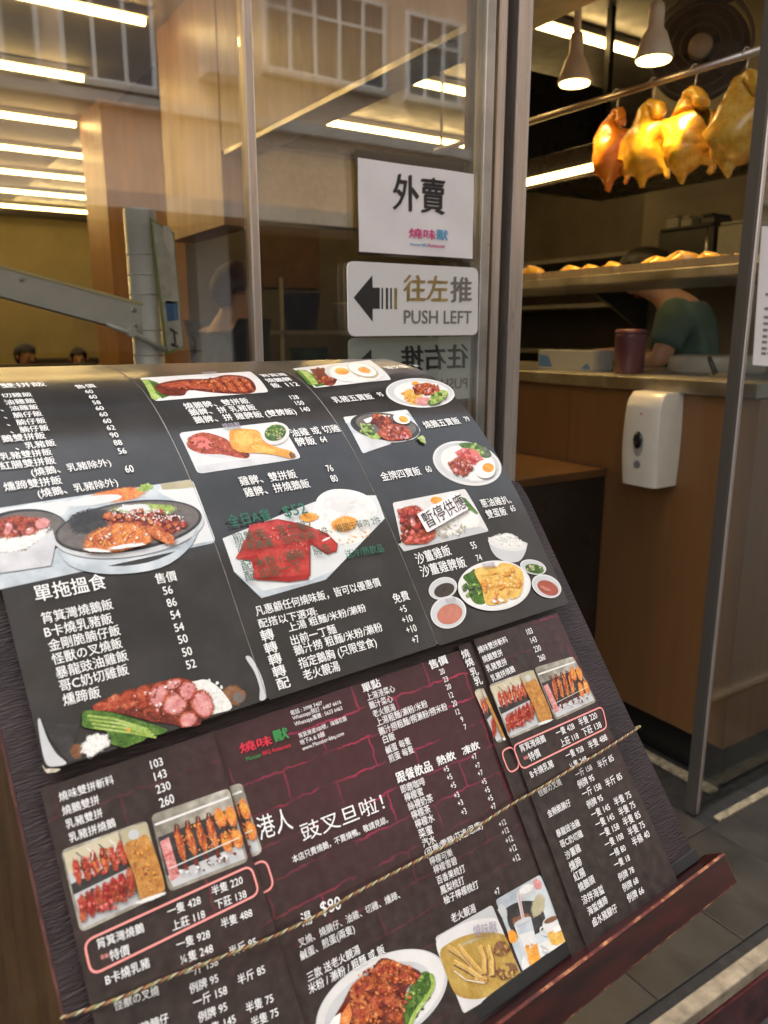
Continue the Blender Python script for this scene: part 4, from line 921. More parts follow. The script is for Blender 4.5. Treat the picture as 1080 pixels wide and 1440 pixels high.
# ------------------------------------------------------------------ takeaway leaflets under the cord
def brick_print():
    m = bpy.data.materials.new('brick_print'); m.use_nodes = True; t = m.node_tree; b = t.nodes['Principled BSDF']
    uv = t.nodes.new('ShaderNodeUVMap')
    n0 = t.nodes.new('ShaderNodeTexNoise'); n0.inputs['Scale'].default_value = 90; n0.inputs['Detail'].default_value = 5
    t.links.new(uv.outputs[0], n0.inputs[0])
    sb = t.nodes.new('ShaderNodeVectorMath'); sb.operation = 'SUBTRACT'; sb.inputs[1].default_value = (.5, .5, .5); t.links.new(n0.outputs['Color'], sb.inputs[0])
    ml = t.nodes.new('ShaderNodeVectorMath'); ml.operation = 'SCALE'; ml.inputs['Scale'].default_value = 0.007; t.links.new(sb.outputs[0], ml.inputs[0])
    ad = t.nodes.new('ShaderNodeVectorMath'); ad.operation = 'ADD'; t.links.new(uv.outputs[0], ad.inputs[0]); t.links.new(ml.outputs[0], ad.inputs[1])
    br = t.nodes.new('ShaderNodeTexBrick'); br.inputs['Scale'].default_value = 1.0
    br.inputs['Brick Width'].default_value = 0.078; br.inputs['Row Height'].default_value = 0.0225; br.inputs['Mortar Size'].default_value = 0.0010; br.inputs['Mortar Smooth'].default_value = 0.6
    t.links.new(ad.outputs[0], br.inputs['Vector'])
    n1 = t.nodes.new('ShaderNodeTexNoise'); n1.inputs['Scale'].default_value = 26; n1.inputs['Detail'].default_value = 6
    t.links.new(uv.outputs[0], n1.inputs[0])
    mr = t.nodes.new('ShaderNodeMapRange'); mr.inputs[1].default_value = 0.42; mr.inputs[2].default_value = 0.62; t.links.new(n1.outputs[0], mr.inputs[0])
    sx = t.nodes.new('ShaderNodeSeparateXYZ'); t.links.new(uv.outputs[0], sx.inputs[0])
    fv = t.nodes.new('ShaderNodeMapRange'); fv.inputs[1].default_value = 0.08; fv.inputs[2].default_value = 0.20; fv.inputs[3].default_value = 0.10; fv.inputs[4].default_value = 1.0
    t.links.new(sx.outputs[1], fv.inputs[0])
    fu = t.nodes.new('ShaderNodeMapRange'); fu.inputs[1].default_value = -0.50; fu.inputs[2].default_value = -0.38; fu.inputs[3].default_value = 0.12; fu.inputs[4].default_value = 1.0
    t.links.new(sx.outputs[0], fu.inputs[0])
    a1 = t.nodes.new('ShaderNodeMath'); a1.operation = 'MULTIPLY'; t.links.new(br.outputs['Fac'], a1.inputs[0]); t.links.new(mr.outputs[0], a1.inputs[1])
    a2 = t.nodes.new('ShaderNodeMath'); a2.operation = 'MULTIPLY'; t.links.new(a1.outputs[0], a2.inputs[0]); t.links.new(fv.outputs[0], a2.inputs[1])
    a3 = t.nodes.new('ShaderNodeMath'); a3.operation = 'MULTIPLY'; t.links.new(a2.outputs[0], a3.inputs[0]); t.links.new(fu.outputs[0], a3.inputs[1])
    # brick faces: brown-grey with a wine tint in the middle
    n2 = t.nodes.new('ShaderNodeTexNoise'); n2.inputs['Scale'].default_value = 120; n2.inputs['Detail'].default_value = 8; t.links.new(uv.outputs[0], n2.inputs[0])
    cr = t.nodes.new('ShaderNodeValToRGB'); e = cr.color_ramp.elements
    e[0].position = 0.3; e[0].color = (0.008, 0.006, 0.0055, 1); e[1].position = 0.72; e[1].color = (0.036, 0.027, 0.024, 1); t.links.new(n2.outputs[0], cr.inputs[0])
    cw = t.nodes.new('ShaderNodeMix'); cw.data_type = 'RGBA'; cw.inputs[7].default_value = (0.058, 0.010, 0.018, 1)
    a4 = t.nodes.new('ShaderNodeMath'); a4.operation = 'MULTIPLY'; a4.inputs[1].default_value = 0.6; t.links.new(fv.outputs[0], a4.inputs[0])
    a5 = t.nodes.new('ShaderNodeMath'); a5.operation = 'MULTIPLY'; t.links.new(a4.outputs[0], a5.inputs[0]); t.links.new(fu.outputs[0], a5.inputs[1])
    t.links.new(a5.outputs[0], cw.inputs[0]); t.links.new(cr.outputs[0], cw.inputs[6])
    mx = t.nodes.new('ShaderNodeMix'); mx.data_type = 'RGBA'; mx.inputs[7].default_value = (0.32, 0.020, 0.066, 1)
    t.links.new(a3.outputs[0], mx.inputs[0]); t.links.new(cw.outputs[2], mx.inputs[6]); t.links.new(mx.outputs[2], b.inputs['Base Color'])
    n4 = t.nodes.new('ShaderNodeTexNoise'); n4.inputs['Scale'].default_value = 22; n4.inputs['Detail'].default_value = 3; t.links.new(uv.outputs[0], n4.inputs[0])
    bp = t.nodes.new('ShaderNodeBump'); bp.inputs['Strength'].default_value = 0.25; bp.inputs['Distance'].default_value = 0.002
    t.links.new(n4.outputs[0], bp.inputs['Height']); t.links.new(bp.outputs[0], b.inputs['Normal'])
    b.inputs['Roughness'].default_value = 0.38; b.inputs['Coat Weight'].default_value = 0.4; b.inputs['Coat Roughness'].default_value = 0.22
    MATS['brick_print'] = m
brick_print()
mat('paper_edge', (0.55, 0.52, 0.5), 0.7)
def set_uv(o, du=0.0):
    ul = o.data.uv_layers.new(name='UVMap'); base = np.array(root_of(o).location)
    for lp in o.data.loops:
        c = np.array(o.data.vertices[lp.vertex_index].co) + base - P0
        ul.data[lp.index].uv = (c @ SU + du, c @ SV)
def leaflet(lab, n0, quad, folds=(), amp=0.0012, ph=0.0, du=0.0):
    def h(a, b, q=quad):
        z = amp * (math.sin(a * 31 + ph) * math.cos(b * 17 + ph * 2) + 0.5 * math.sin(b * 43 + a * 12))
        for fu_ in folds: z += 0.0014 * math.exp(-((a - fu_) / 0.028) ** 2)
        return z + amp * 1.2
    s = Sheet(P0, SU, SV, h, n0); s.step = 0.009
    c = np.mean(quad, axis=0); t = thing('menu_leaflet', ST(c[0], min(q[1] for q in quad), n0), lab, 'leaflet', 'folded takeaway leaflets on the stand')
    o = slab(s, quad, 0.0005).build('sheet', 'brick_print', t); set_uv(o, du); smooth_angle(o, 50)
    return s, t, o
# wide open leaflet in the middle (lies lowest), strip of another, and two folded ones on top
S2, L2, O2 = leaflet('brick patterned leaflet spread open below the big menu, with drinks list and soup photo', -0.0035, [(-0.455, 0.003), (-0.186, 0.004), (-0.184, 0.268), (-0.455, 0.268)], (-0.319,), 0.0010, 0.6)
S3, L3, O3 = leaflet('leaflet tucked beneath the right hand folded leaflet, only a narrow strip showing', -0.0012, [(-0.196, 0.003), (-0.16, 0.003), (-0.150, 0.272), (-0.190, 0.272)], (), 0.0004, 2.0, -0.36)
S1, L1, O1 = leaflet('leaflet with hanging roast photos overlapping the open leaflet, near the worn menu corner', 0.0002, [(-0.553, 0.003), (-0.429, 0.003), (-0.4355, 0.268), (-0.553, 0.268)], (), 0.0007, 1.1)
S4, L4, O4 = leaflet('narrow folded price leaflet standing beside the bare leatherette strip', 0.0012, [(-0.179, 0.003), (-0.046, 0.003), (-0.0545, 0.273), (-0.173, 0.273)], (), 0.0006, 2.6, -0.37)
Z8 = (40, 1040, 2.842); Z9 = (380, 1040, 2.571); Z10 = (630, 850, 2.5116)
def hanging_photo(s, par, z, q1, q2, extra=None):
    def mp(q):   # unit square of a photo -> zoom pixels
        q = [np.array(c, float) for c in q]
        return lambda x, y: tuple((q[0] * (1 - x) + q[1] * x) * (1 - y) + (q[3] * (1 - x) + q[2] * x) * y)
    for k, q in enumerate((q1, q2)):
        if q is None: continue
        f = mp(q); p = Print(s, z); L = np.linalg.norm(np.array(q[1]) - np.array(q[0])); H = np.linalg.norm(np.array(q[3]) - np.array(q[0]))
        ang = math.degrees(math.atan2(q[1][1] - q[0][1], q[1][0] - q[0][0]))
        p.Q(q, 'f_steel', 0.004)
        def E(x, y, a, b, m, rot=0, jag=.1, n=20): cx, cy = f(x, y); p.E(cx, cy, a * L, b * H, m, rot + ang, jag, n=n)
        def S(x, y, a, b, cnt, sz, ms, seed, n=9): cx, cy = f(x, y); p.scat(cx, cy, a * L, b * H, cnt, sz * L, ms, ang, seed=seed, n=n)
        def PP(pts, m): p.P([f(*c) for c in pts], m)
        if k == 0:
            PP([(.02, .04), (.66, .02), (.66, .3), (.02, .3)], 'f_beige'); PP([(.02, .3), (.68, .3), (.68, .96), (.04, .96)], 'f_plate2'); PP([(.02, .42), (.7, .36), (.7, .5), (.02, .55)], 'f_dark')
            for i in range(6):
                E(.12 + i * .105, .30 + .02 * math.sin(i * 2), .055, .17, 'f_meat', 8); E(.12 + i * .105, .28, .032, .10, 'f_spam', 10, .2); E(.11 + i * .105, .30, .022, .05, 'f_goose_l', 10, .2)
            S(.38, .30, .30, .14, 40, .028, ['f_meat', 'f_spam', 'f_goose_l', 'f_meat_dark', 'f_spam_l'], 50)
            for i in range(7): E(.08 + i * .095, .74 - i * .012, .055, .19, 'f_spam_d' if i % 2 else 'f_meat', 14)
            S(.36, .72, .32, .17, 70, .03, ['f_meat', 'f_spam', 'f_meat_dark', 'f_spam_l', 'f_spam_d'], 51)
            for i in range(4): p.line([f(.15 + i * .13, .08), f(.2 + i * .13, .16), f(.17 + i * .13, .24)], .012 * L, 'f_glow' if i % 2 else 'f_dark')
            PP([(.67, .02), (.98, .02), (.98, .30), (.67, .30)], 'f_tan'); E(.81, .12, .06, .06, 'f_plate2', 0, 0); PP([(.68, .22), (.84, .19), (.965, .23), (.99, .86), (.92, .97), (.72, .97), (.70, .6)], 'f_crackle')
            S(.83, .55, .12, .33, 40, .02, ['f_crackle', 'f_orange', 'f_goose'], 52); E(.8, .97, .2, .03, 'f_glow', 0, .1)
        else:
            PP([(.02, .05), (.97, .05), (.97, .26), (.02, .30)], 'f_steel'); PP([(.02, .12), (.97, .10), (.97, .13), (.02, .15)], 'f_glow'); PP([(.02, .3), (.97, .26), (.97, .75), (.02, .8)], 'f_dark'); PP([(.03, .8), (.97, .75), (.97, .95), (.06, .96)], 'f_plate2')
            PP([(.03, .36), (.15, .34), (.17, .86), (.05, .88)], 'f_pink'); S(.1, .6, .05, .25, 18, .025, ['f_spam_l', 'f_pink'], 60)
            for i in range(4):
                x = .26 + i * .135
                E(x, .48, .055, .24, 'f_goose', 5); E(x, .42, .04, .14, 'f_meat', 5); E(x - .01, .40, .02, .09, 'f_goose_l', 5, .2); E(x, .78, .03, .09, 'f_meat_dark', 0); p.line([f(x - .02, .3), f(x, .22), f(x + .03, .24), f(x + .02, .32)], .018 * L, 'f_meat_dark')
            for (x, y) in ((.80, .33), (.93, .36), (.80, .66), (.93, .66)): E(x, y, .075, .15, 'f_goose_l', 0); E(x, y - .02, .05, .08, 'f_orange', 0, .2)
            S(.55, .5, .35, .2, 50, .02, ['f_goose', 'f_goose_l', 'f_meat_dark', 'f_orange'], 61); S(.5, .84, .38, .06, 34, .025, ['f_dark', 'f_glow', 'f_plate2', 'f_meat_dark'], 62); p.line([f(.05, .72), f(.95, .66)], .012 * L, 'f_glow')
        p.build('food_photo', par)
hanging_photo(S1, O1, Z8, [(127, 444), (472, 322), (551, 612), (206, 772)], [(488, 302), (800, 194), (876, 487), (560, 610)])
hanging_photo(S2, O2, Z8, None, [(560, 270), (850, 172), (932, 452), (640, 580)])
hanging_photo(S4, O4, Z10, [(140, 286), (295, 230), (368, 410), (215, 476)], [(300, 225), (440, 184), (521, 345), (376, 411)])
hanging_photo(S3, O3, Z10, [(88, 306), (118, 294), (200, 480), (172, 492)], None)
for s_, z_, q_, par in ((S1, Z8, [(218, 808), (885, 503), (919, 615), (250, 942)], O1), (S4, Z10, [(226, 500), (541, 361), (559, 436), (258, 584)], O4), (S2, Z8, [(600, 640), (943, 478), (978, 590), (640, 760)], O2), (S3, Z10, [(184, 520), (225, 500), (252, 575), (214, 598)], O3)):
    p = Print(s_, z_, 0.0007); p.outline(q_, 0.0014, 'ink_neon', 0.006); p.build('neon_border', par)
KW = dict(sheet=S1)
TB(Z8, O1, [('燒味雙拼斬料', (120, 233), (338, 160)), ('燒鵝雙拼', (133, 289), (280, 239)), ('乳豬雙拼', (147, 342), (293, 292)), ('乳豬拼燒鵝', (160, 396), (345, 331)),
            ('筲箕灣燒鵝', (270, 820), (457, 750)), ('特價', (322, 866), (400, 838)), ('B卡燒乳豬', (305, 963), (480, 889)), ('怪獸の叉燒', (340, 1066), (517, 1000)), ('金剛脆腩仔', (372, 1185), (555, 1110)),
            ('一隻 428', (552, 690), (683, 640)), ('上莊 118', (570, 748), (700, 695)), ('一隻 928', (588, 822), (720, 775)), ('¼隻 248', (605, 880), (732, 832)), ('一斤 158', (622, 935), (752, 885)), ('例牌 95', (640, 998), (753, 950)), ('一斤 158', (655, 1053), (788, 998)), ('例牌 95', (675, 1113), (788, 1063)), ('一隻 145', (690, 1172), (822, 1112)),
            ('半隻 220', (728, 608), (850, 560)), ('下莊 138', (742, 663), (865, 615)), ('半隻 488', (765, 738), (888, 690)), ('半斤 85', (798, 850), (905, 805)), ('半斤 85', (832, 963), (940, 915)), ('半隻 75', (865, 1075), (973, 1030)), ('半隻 75', (885, 1135), (993, 1085))], **KW)
T(S1, Z8, '**', (285, 878), (318, 868), 'ink_neon', O1, name='price_mark')
TC(Z8, O1, [('103', (510, 95)), ('143', (525, 142)), ('230', (537, 192)), ('260', (551, 245))], 0.0077, **KW)
KW = dict(sheet=S2)
T(S2, Z4, '燒味', (92, 704), (205, 672), 'ink_red', O2, off=0.02, name='logo_red', n=.0012); T(S2, Z4, '獸', (212, 662), (264, 646), 'ink_logo_green', O2, off=0.025, name='logo_green')
T(S2, Z4, 'Monster', (115, 741), (170, 724), 'ink_logo_green', O2, name='logo_green'); T(S2, Z4, 'BBQ Restaurant', (174, 721), (275, 689), 'ink_red', O2, name='logo_red')
TB(Z4, O2, [('電話 : 3998 7407', (273, 577), (385, 539)), ('Whatsapp預訂 : 6487 6616', (280, 595), (452, 535)), ('Whatsapp團購 : 5623 6463', (287, 616), (457, 557)), ('筲箕灣道300號，海福花園', (303, 659), (472, 595)), ('地下A & B舖', (308, 683), (395, 650)), ('www.Monster-bbq.com', (316, 704), (463, 648))], off=0.006, **KW)
TB(Z8, O2, [('港人', (912, 362), (1045, 316))], off=0.0, k=1.25, name='brush_lettering', **KW)
TB(Z9, O2, [('豉叉旦啦！', (108, 342), (400, 226))], off=-0.002, k=1.12, name='brush_lettering', **KW)
TB(Z9, O2, [('本店只賣燒鵝，不賣燒鴨。敬請見諒。', (75, 436), (415, 290)), ('湯', (108, 655), (145, 640)), ('$80', (178, 612), (250, 588)), ('叉燒、燒腩仔、油雞、切雞、燻蹄、', (98, 738), (458, 560)), ('鹹蛋、煎蛋(兩隻)', (105, 784), (300, 682)), ('三款 送老火靚湯', (130, 862), (320, 757)), ('米粉 / 瀨粉 / 粗麵 或 飯', (135, 905), (408, 756))], **KW)
TB(Z4, O2, [('售價', (775, 404), (838, 380)), ('單點', (532, 489), (597, 464))], off=0.025, **KW)
TB(Z4, O2, [('上湯浸菜心', (548, 520), (650, 485)), ('鵝汁菜心', (557, 550), (642, 521)), ('老火靚湯', (570, 580), (652, 552)), ('上湯粗麵/瀨粉/米粉', (583, 611), (767, 540)), ('鵝汁撈粗麵/撈瀨粉/撈米粉', (592, 644), (838, 550)), ('白飯', (607, 673), (650, 656)), ('鹹蛋 每隻', (617, 711), (707, 673)), ('煎蛋 每隻', (628, 742), (718, 703))], **KW)
TC(Z4, O2, [('20', (820, 425)), ('23', (833, 453)), ('20', (843, 480)), ('12', (853, 510)), ('20', (865, 540)), ('12', (877, 570)), ('9', (893, 597)), ('7', (905, 624))], 0.0065, **KW)
TB(Z9, O2, [('跟餐飲品', (450, 143), (578, 95)), ('熱飲', (598, 82), (663, 57)), ('凍飲', (690, 46), (750, 20))], off=0.025, **KW)
TB(Z9, O2, [('即磨咖啡', (465, 184), (552, 151)), ('檸檬蜜', (478, 214), (545, 188)), ('絲襪奶茶', (490, 246), (580, 211)), ('檸檬茶', (502, 278), (570, 250)), ('檸檬水', (515, 310), (583, 282)), ('菜蜜', (527, 345), (577, 325)), ('汽水', (540, 378), (587, 359)), ('(可樂/雪碧/芬達/忌廉)', (548, 414), (757, 308)), ('檸檬可樂', (566, 444), (648, 408)), ('檸檬雪碧', (580, 474), (663, 437)), ('百香果梳打', (592, 512), (693, 465)), ('鳳梨梳打', (605, 548), (690, 508)), ('柚子檸檬梳打', (617, 584), (742, 523)), ('老火靚湯', (645, 649), (733, 608))], **KW)
TC(Z9, O2, [('+5', (630, 108)), ('+5', (642, 137)), ('+5', (655, 167)), ('+3', (667, 202)), ('+3', (680, 230)), ('+3', (692, 262)), ('+7', (733, 63)), ('+7', (745, 95)), ('+7', (755, 122)), ('+5', (768, 153)), ('+5', (779, 183)), ('+5', (790, 213)), ('+7', (801, 243)), ('+12', (833, 303)), ('+12', (843, 332)), ('+12', (857, 362)), ('+12', (870, 395)), ('+12', (882, 430)), ('+7', (812, 550))], 0.0062, **KW)
KW = dict(sheet=S4)
TB(Z10, O4, [('燒味雙拼斬料', (102, 165), (203, 125)), ('燒鵝雙拼', (117, 198), (185, 171)), ('乳豬雙拼', (130, 231), (200, 203)), ('乳豬拼燒鵝', (147, 265), (228, 229)),
  ('筲箕灣燒鵝', (250, 512), (338, 473)), ('特價', (282, 543), (320, 523)), ('B卡燒乳豬', (287, 603), (367, 561)), ('怪獸の叉燒', (315, 669), (395, 626)), ('金剛脆腩仔', (347, 743), (428, 699)), ('暴龍豉油雞', (378, 813), (460, 770)), ('哥C奶切雞', (392, 850), (470, 808)), ('沙薑雞', (410, 890), (462, 858)), ('燻蹄', (425, 930), (465, 906)), ('紅腸', (440, 966), (478, 944)), ('燒鵝頭', (457, 1003), (512, 969)), ('涼拌海蜇', (470, 1048), (545, 1005)), ('海蜇燻蹄', (490, 1087), (558, 1042)), ('鹵水豬腳仔', (507, 1126), (592, 1070)),
  ('一隻 428', (377, 457), (440, 429)), ('上莊 118', (393, 494), (455, 463)), ('一隻 928', (412, 537), (473, 508)), ('¼隻 248', (428, 574), (485, 544)), ('一斤 158', (447, 604), (503, 574)), ('例牌 95', (455, 640), (510, 610)), ('一斤 158', (470, 672), (535, 641)), ('例牌 95', (487, 711), (540, 681)), ('一隻 145', (502, 745), (565, 714)), ('一隻 145', (517, 780), (580, 747)), ('一隻 158', (532, 815), (597, 782)), ('一隻 108', (550, 851), (612, 816)), ('一條 80', (567, 887), (620, 858)), ('一隻 18', (583, 922), (635, 893)), ('例牌 78', (598, 967), (650, 935)), ('例牌 68', (613, 1004), (665, 972)), ('例牌 66', (630, 1041), (685, 1006)),
  ('半隻 220', (457, 420), (520, 391)), ('下莊 138', (470, 455), (535, 424)), ('半隻 488', (492, 501), (555, 468)), ('半斤 85', (525, 570), (578, 540)), ('半斤 85', (552, 635), (607, 605)), ('半隻 75', (582, 702), (638, 670)), ('半隻 75', (598, 738), (652, 705)), ('半隻 85', (613, 773), (670, 740)), ('半隻 75', (630, 808), (685, 775)), ('半條 40', (645, 843), (702, 808))], **KW)
T(S4, Z10, '**', (265, 550), (280, 544), 'ink_neon', O4, name='price_mark')
TC(Z10, O4, [('103', (283, 97)), ('143', (297, 127)), ('230', (310, 158)), ('260', (325, 190))], 0.0073, **KW)
TC(Z10, O3, [('燒', (58, 176)), ('燒', (72, 206)), ('乳', (88, 240)), ('乳', (102, 272))], 0.0097, sheet=S3)
# photos on the open leaflet
p = Print(S2, Z9)
p.E(398, 945, 262, 150, 'f_plate2', -32); p.E(395, 940, 254, 142, 'f_plate', -32); p.E(385, 950, 215, 112, 'f_plate2', -32)
p.P([(470, 990), (500, 900), (545, 840), (575, 850), (580, 900), (545, 960), (500, 1030), (465, 1040)], 'f_green'); p.scat(525, 930, 36, 85, 26, 15, ['f_green', 'f_green_l', 'f_green'], 25, seed=70, n=9); p.line([(575, 850), (578, 900), (520, 985), (500, 1030)], 14, 'f_green_l')
p.P([(215, 1040), (260, 950), (300, 880), (350, 850), (400, 790), (470, 810), (540, 845), (490, 900), (475, 980), (465, 1045), (300, 1060)], 'f_meat_dark')
for (x, y, a_, b_, r_) in [(420, 840, 70, 46, -15), (475, 850, 55, 36, 25), (330, 900, 40, 60, 40), (320, 985, 50, 60, 10), (395, 940, 62, 70, 15), (440, 980, 40, 55, 10)]:
    p.E(x, y, a_, b_, 'f_goose', r_, .08); p.E(x - 5, y - 6, a_ * .7, b_ * .62, 'f_meat', r_, .15)
p.scat(390, 920, 110, 110, 120, 9, ['f_goose', 'f_meat_dark', 'f_goose_l', 'f_meat'], -30, seed=71, n=8); p.scat(450, 840, 75, 36, 40, 8, ['f_meat', 'f_goose_l', 'f_goose', 'f_spam'], 15, seed=72, n=8); p.line([(392, 940), (400, 990), (405, 1040)], 12, 'f_meat_dark')
p.P([(215, 1045), (240, 1000), (275, 950), (285, 990), (270, 1045)], 'f_goose_l'); p.P([(190, 1050), (220, 1000), (245, 985), (235, 1050)], 'f_egg')
p.build('food_photo', O2)
p = Print(S2, Z9)
p.Q([(587, 715), (796, 597), (909, 866), (690, 991)], 'f_plate2', 0.003)
p.P([(592, 738), (640, 690), (720, 655), (800, 645), (826, 668), (860, 750), (905, 850), (900, 868), (800, 925), (705, 978), (690, 975), (640, 860)], 'f_plate')
p.P([(606, 770), (640, 735), (700, 708), (770, 696), (820, 700), (848, 715), (878, 790), (904, 855), (890, 874), (820, 912), (760, 935), (700, 935), (660, 915), (630, 850)], 'f_soup')
p.E(720, 745, 90, 22, 'f_tan', -20, .1); p.E(735, 747, 92, 22, 'f_soup', -20, .1)
for pts in [[(640, 750), (700, 790), (745, 840), (775, 868)], [(672, 742), (712, 790), (762, 846)], [(752, 745), (768, 790), (768, 846)], [(782, 745), (795, 795), (797, 852)], [(655, 800), (715, 832), (765, 868)]]:
    p.line([(a + 4, b + 7) for a, b in pts], 20, 'f_brown'); p.line(pts, 18, 'f_claw'); p.line([(a + 2, b - 4) for a, b in pts], 6, 'f_yellow')
p.scat(760, 865, 30, 14, 16, 8, ['f_claw', 'f_yellow'], -20, seed=80, n=8)
p.E(828, 755, 34, 28, 'f_brown', -30, .15); p.scat(828, 755, 30, 24, 16, 10, ['f_brown', 'f_meat_dark', 'f_soup'], 0, seed=81, n=8); p.E(848, 836, 42, 34, 'f_brown', -20, .15); p.scat(848, 836, 36, 28, 18, 11, ['f_brown', 'f_claw', 'f_soup'], 0, seed=82, n=8); p.line([(655, 835), (700, 868), (770, 880)], 3, 'f_egg')
p.build('food_photo', O2); T(S2, Z9, '燒味獸', (722, 693), (808, 676), 'ink_lilac', O2, name='plate_mark', n=.0026)
p = Print(S2, Z9)
p.Q([(808, 580), (972, 488), (1082, 742), (916, 856)], 'f_bluegrey', 0.003)
p.P([(845, 612), (900, 585), (960, 590), (990, 640), (980, 690), (900, 720), (862, 680), (850, 640)], 'f_dark'); p.E(965, 600, 26, 50, 'f_tan', 20, .1); p.E(905, 650, 40, 22, 'f_brown', -10, .2); p.E(872, 712, 18, 30, 'f_yolk', -15, .1); p.E(835, 620, 18, 30, 'f_plate2', -20, .1)
p.P([(905, 800), (935, 760), (990, 730), (1050, 700), (1068, 706), (1078, 740), (1000, 792), (925, 848), (914, 840)], 'f_glow')
p.E(925, 545, 44, 26, 'f_plate2', -28, .05); p.E(920, 540, 34, 16, 'f_glow', -28, .1); p.E(962, 522, 16, 24, 'f_pink', -20, .1)
p.P([(884, 560), (897, 556), (924, 690), (914, 694)], 'f_plate2'); p.line([(893, 562), (919, 690)], 4, 'f_pink')
p.P([(876, 670), (938, 642), (976, 800), (972, 814), (950, 826), (936, 828)], 'f_bluegrey'); p.P([(894, 706), (946, 690), (974, 800), (970, 812), (950, 824), (938, 826)], 'f_plate'); p.P([(916, 752), (960, 736), (974, 800), (970, 812), (950, 824), (938, 826)], 'f_orange'); p.P([(926, 790), (966, 776), (974, 802), (970, 812), (950, 824), (938, 826)], 'f_yolk'); p.scat(935, 735, 22, 16, 14, 7, ['f_egg', 'f_orange', 'f_glow'], -20, seed=83, n=7)
p.E(907, 656, 33, 9, 'f_plate2', -24); p.line([(880, 672), (918, 800)], 3, 'f_glow')
p.E(1022, 748, 48, 17, 'f_plate2', -24); p.E(1022, 744, 44, 14, 'f_glow', -24); p.P([(980, 662), (1040, 634), (1056, 668), (1068, 716), (1058, 732), (1032, 744), (1010, 742), (996, 706)], 'f_plate'); p.P([(994, 700), (1060, 672), (1068, 716), (1058, 732), (1032, 744), (1012, 742)], 'f_yellow'); p.E(1010, 650, 32, 13, 'f_plate2', -24); p.E(1010, 651, 27, 9.5, 'f_brown', -24); p.line([(988, 674), (972, 682), (974, 698), (986, 706), (997, 704)], 6, 'f_plate'); p.P([(1016, 682), (1046, 668), (1052, 686), (1022, 700)], 'f_egg'); p.E(985, 752, 18, 4, 'f_plate2', 30)
p.build('food_photo', O2)
flush_text()

# ------------------------------------------------------------------ twisted cord holding the leaflets
cord = thing('cord', ST(-0.28, 0.11, 0.003), 'twisted multicoloured cord stretched across the leaflets and around the board', 'cord')
CPX = [(908, 1020), (875, 1038), (840, 1060), (800, 1083), (760, 1108), (715, 1133), (670, 1163), (625, 1190), (560, 1224), (500, 1255), (440, 1291), (380, 1319), (300, 1350), (230, 1377), (165, 1405), (95, 1432)]
CS = Sheet(P0, SU, SV, n0=0.0045)
cp = []
for i, q in enumerate(CPX):
    a = CS.inv(q); cp.append(np.array([a[0], a[1], 0.0045 + 0.0015]))
cp[0] = np.array([0.0025, cp[0][1], -0.004]); cp[-1] = np.array([-0.5685, cp[-1][1], -0.004])
cp = [np.array([0.001, cp[0][1] - 0.001, -0.022])] + cp + [np.array([-0.566, cp[-1][1] - 0.003, -0.022])]
pts = []
for i in range(len(cp) - 1):
    for k in range(12): pts.append(cp[i] * (1 - k / 12) + cp[i + 1] * (k / 12))
pts.append(cp[-1])
pts = np.array(pts); sm = pts.copy()
for _ in range(10): sm[1:-1] = (sm[:-2] + 2 * sm[1:-1] + sm[2:]) / 4
# resample
d = np.r_[0, np.cumsum(np.linalg.norm(np.diff(sm, axis=0), axis=1))]; tt = np.arange(0, d[-1], 0.0009)
sm = np.array([np.interp(tt, d, sm[:, c]) for c in range(3)]).T
mat('cord_orange', (0.34, 0.13, 0.05), 0.8, var=0.4, vscale=300); mat('cord_green', (0.10, 0.16, 0.06), 0.8, var=0.4, vscale=300); mat('cord_cream', (0.42, 0.34, 0.22), 0.8, var=0.3, vscale=300); mat('cord_brown', (0.06, 0.035, 0.025), 0.8)
for j, m_ in enumerate(('cord_orange', 'cord_green', 'cord_cream', 'cord_brown')):
    q = []
    for i in range(len(sm)):
        a = tt[i] / 0.011 * 2 * math.pi + j * math.pi / 2; dirn = sm[min(i + 1, len(sm) - 1)] - sm[max(i - 1, 0)]; dirn = dirn / np.linalg.norm(dirn)
        sd = np.cross(dirn, [0, 0, 1.0]); sd /= np.linalg.norm(sd); up = np.cross(sd, dirn)
        c = sm[i] + (sd * math.cos(a) + up * math.sin(a)) * 0.0006; q.append(ST(*c))
    MB().tube(q, 0.0006, 5).build('strand', m_, cord, True)
# ------------------------------------------------------------------ takeaway counter running into the shop
XC = 2.0
ct = thing('counter', (2.3, 2.4, 0), 'wood veneer counter with steel top running into the shop', 'counter')
MB().box((XC, 1.205, 0.13), (2.62, 1.895, 1.178)).build('front_panel', 'veneer', ct)
MB().box((XC, 1.8975, 0.13), (2.62, 3.4, 1.178)).build('front_panel', 'veneer', ct)
MB().box((XC + 0.03, 1.21, 0.0), (2.60, 3.395, 0.129)).build('kick_plinth', 'plinth_black', ct)
MB().box((XC - 0.022, 1.203, 1.180), (2.66, 3.42, 1.222), 0.004).build('worktop', 'steel_worn', ct)
cb = thing('cabinet', (1.5, 1.9, 0), 'low dark cabinet with brown top standing against the veneer counter', 'cabinet')
yb = atX(853, 657, XC)[1]; zb = atX(853, 657, XC)[2]
MB().box((1.10, yb, 0.06), (XC - 0.004, yb + 0.55, zb - 0.03)).build('body', 'cabinet_dark', cb)
MB().box((1.085, yb - 0.006, zb - 0.029), (XC - 0.003, yb + 0.56, zb), 0.003).build('top', 'cabinet_top', cb)
MB().box((1.12, yb + 0.03, 0.0), (XC - 0.02, yb + 0.53, 0.059)).build('plinth', 'plinth_black', cb)
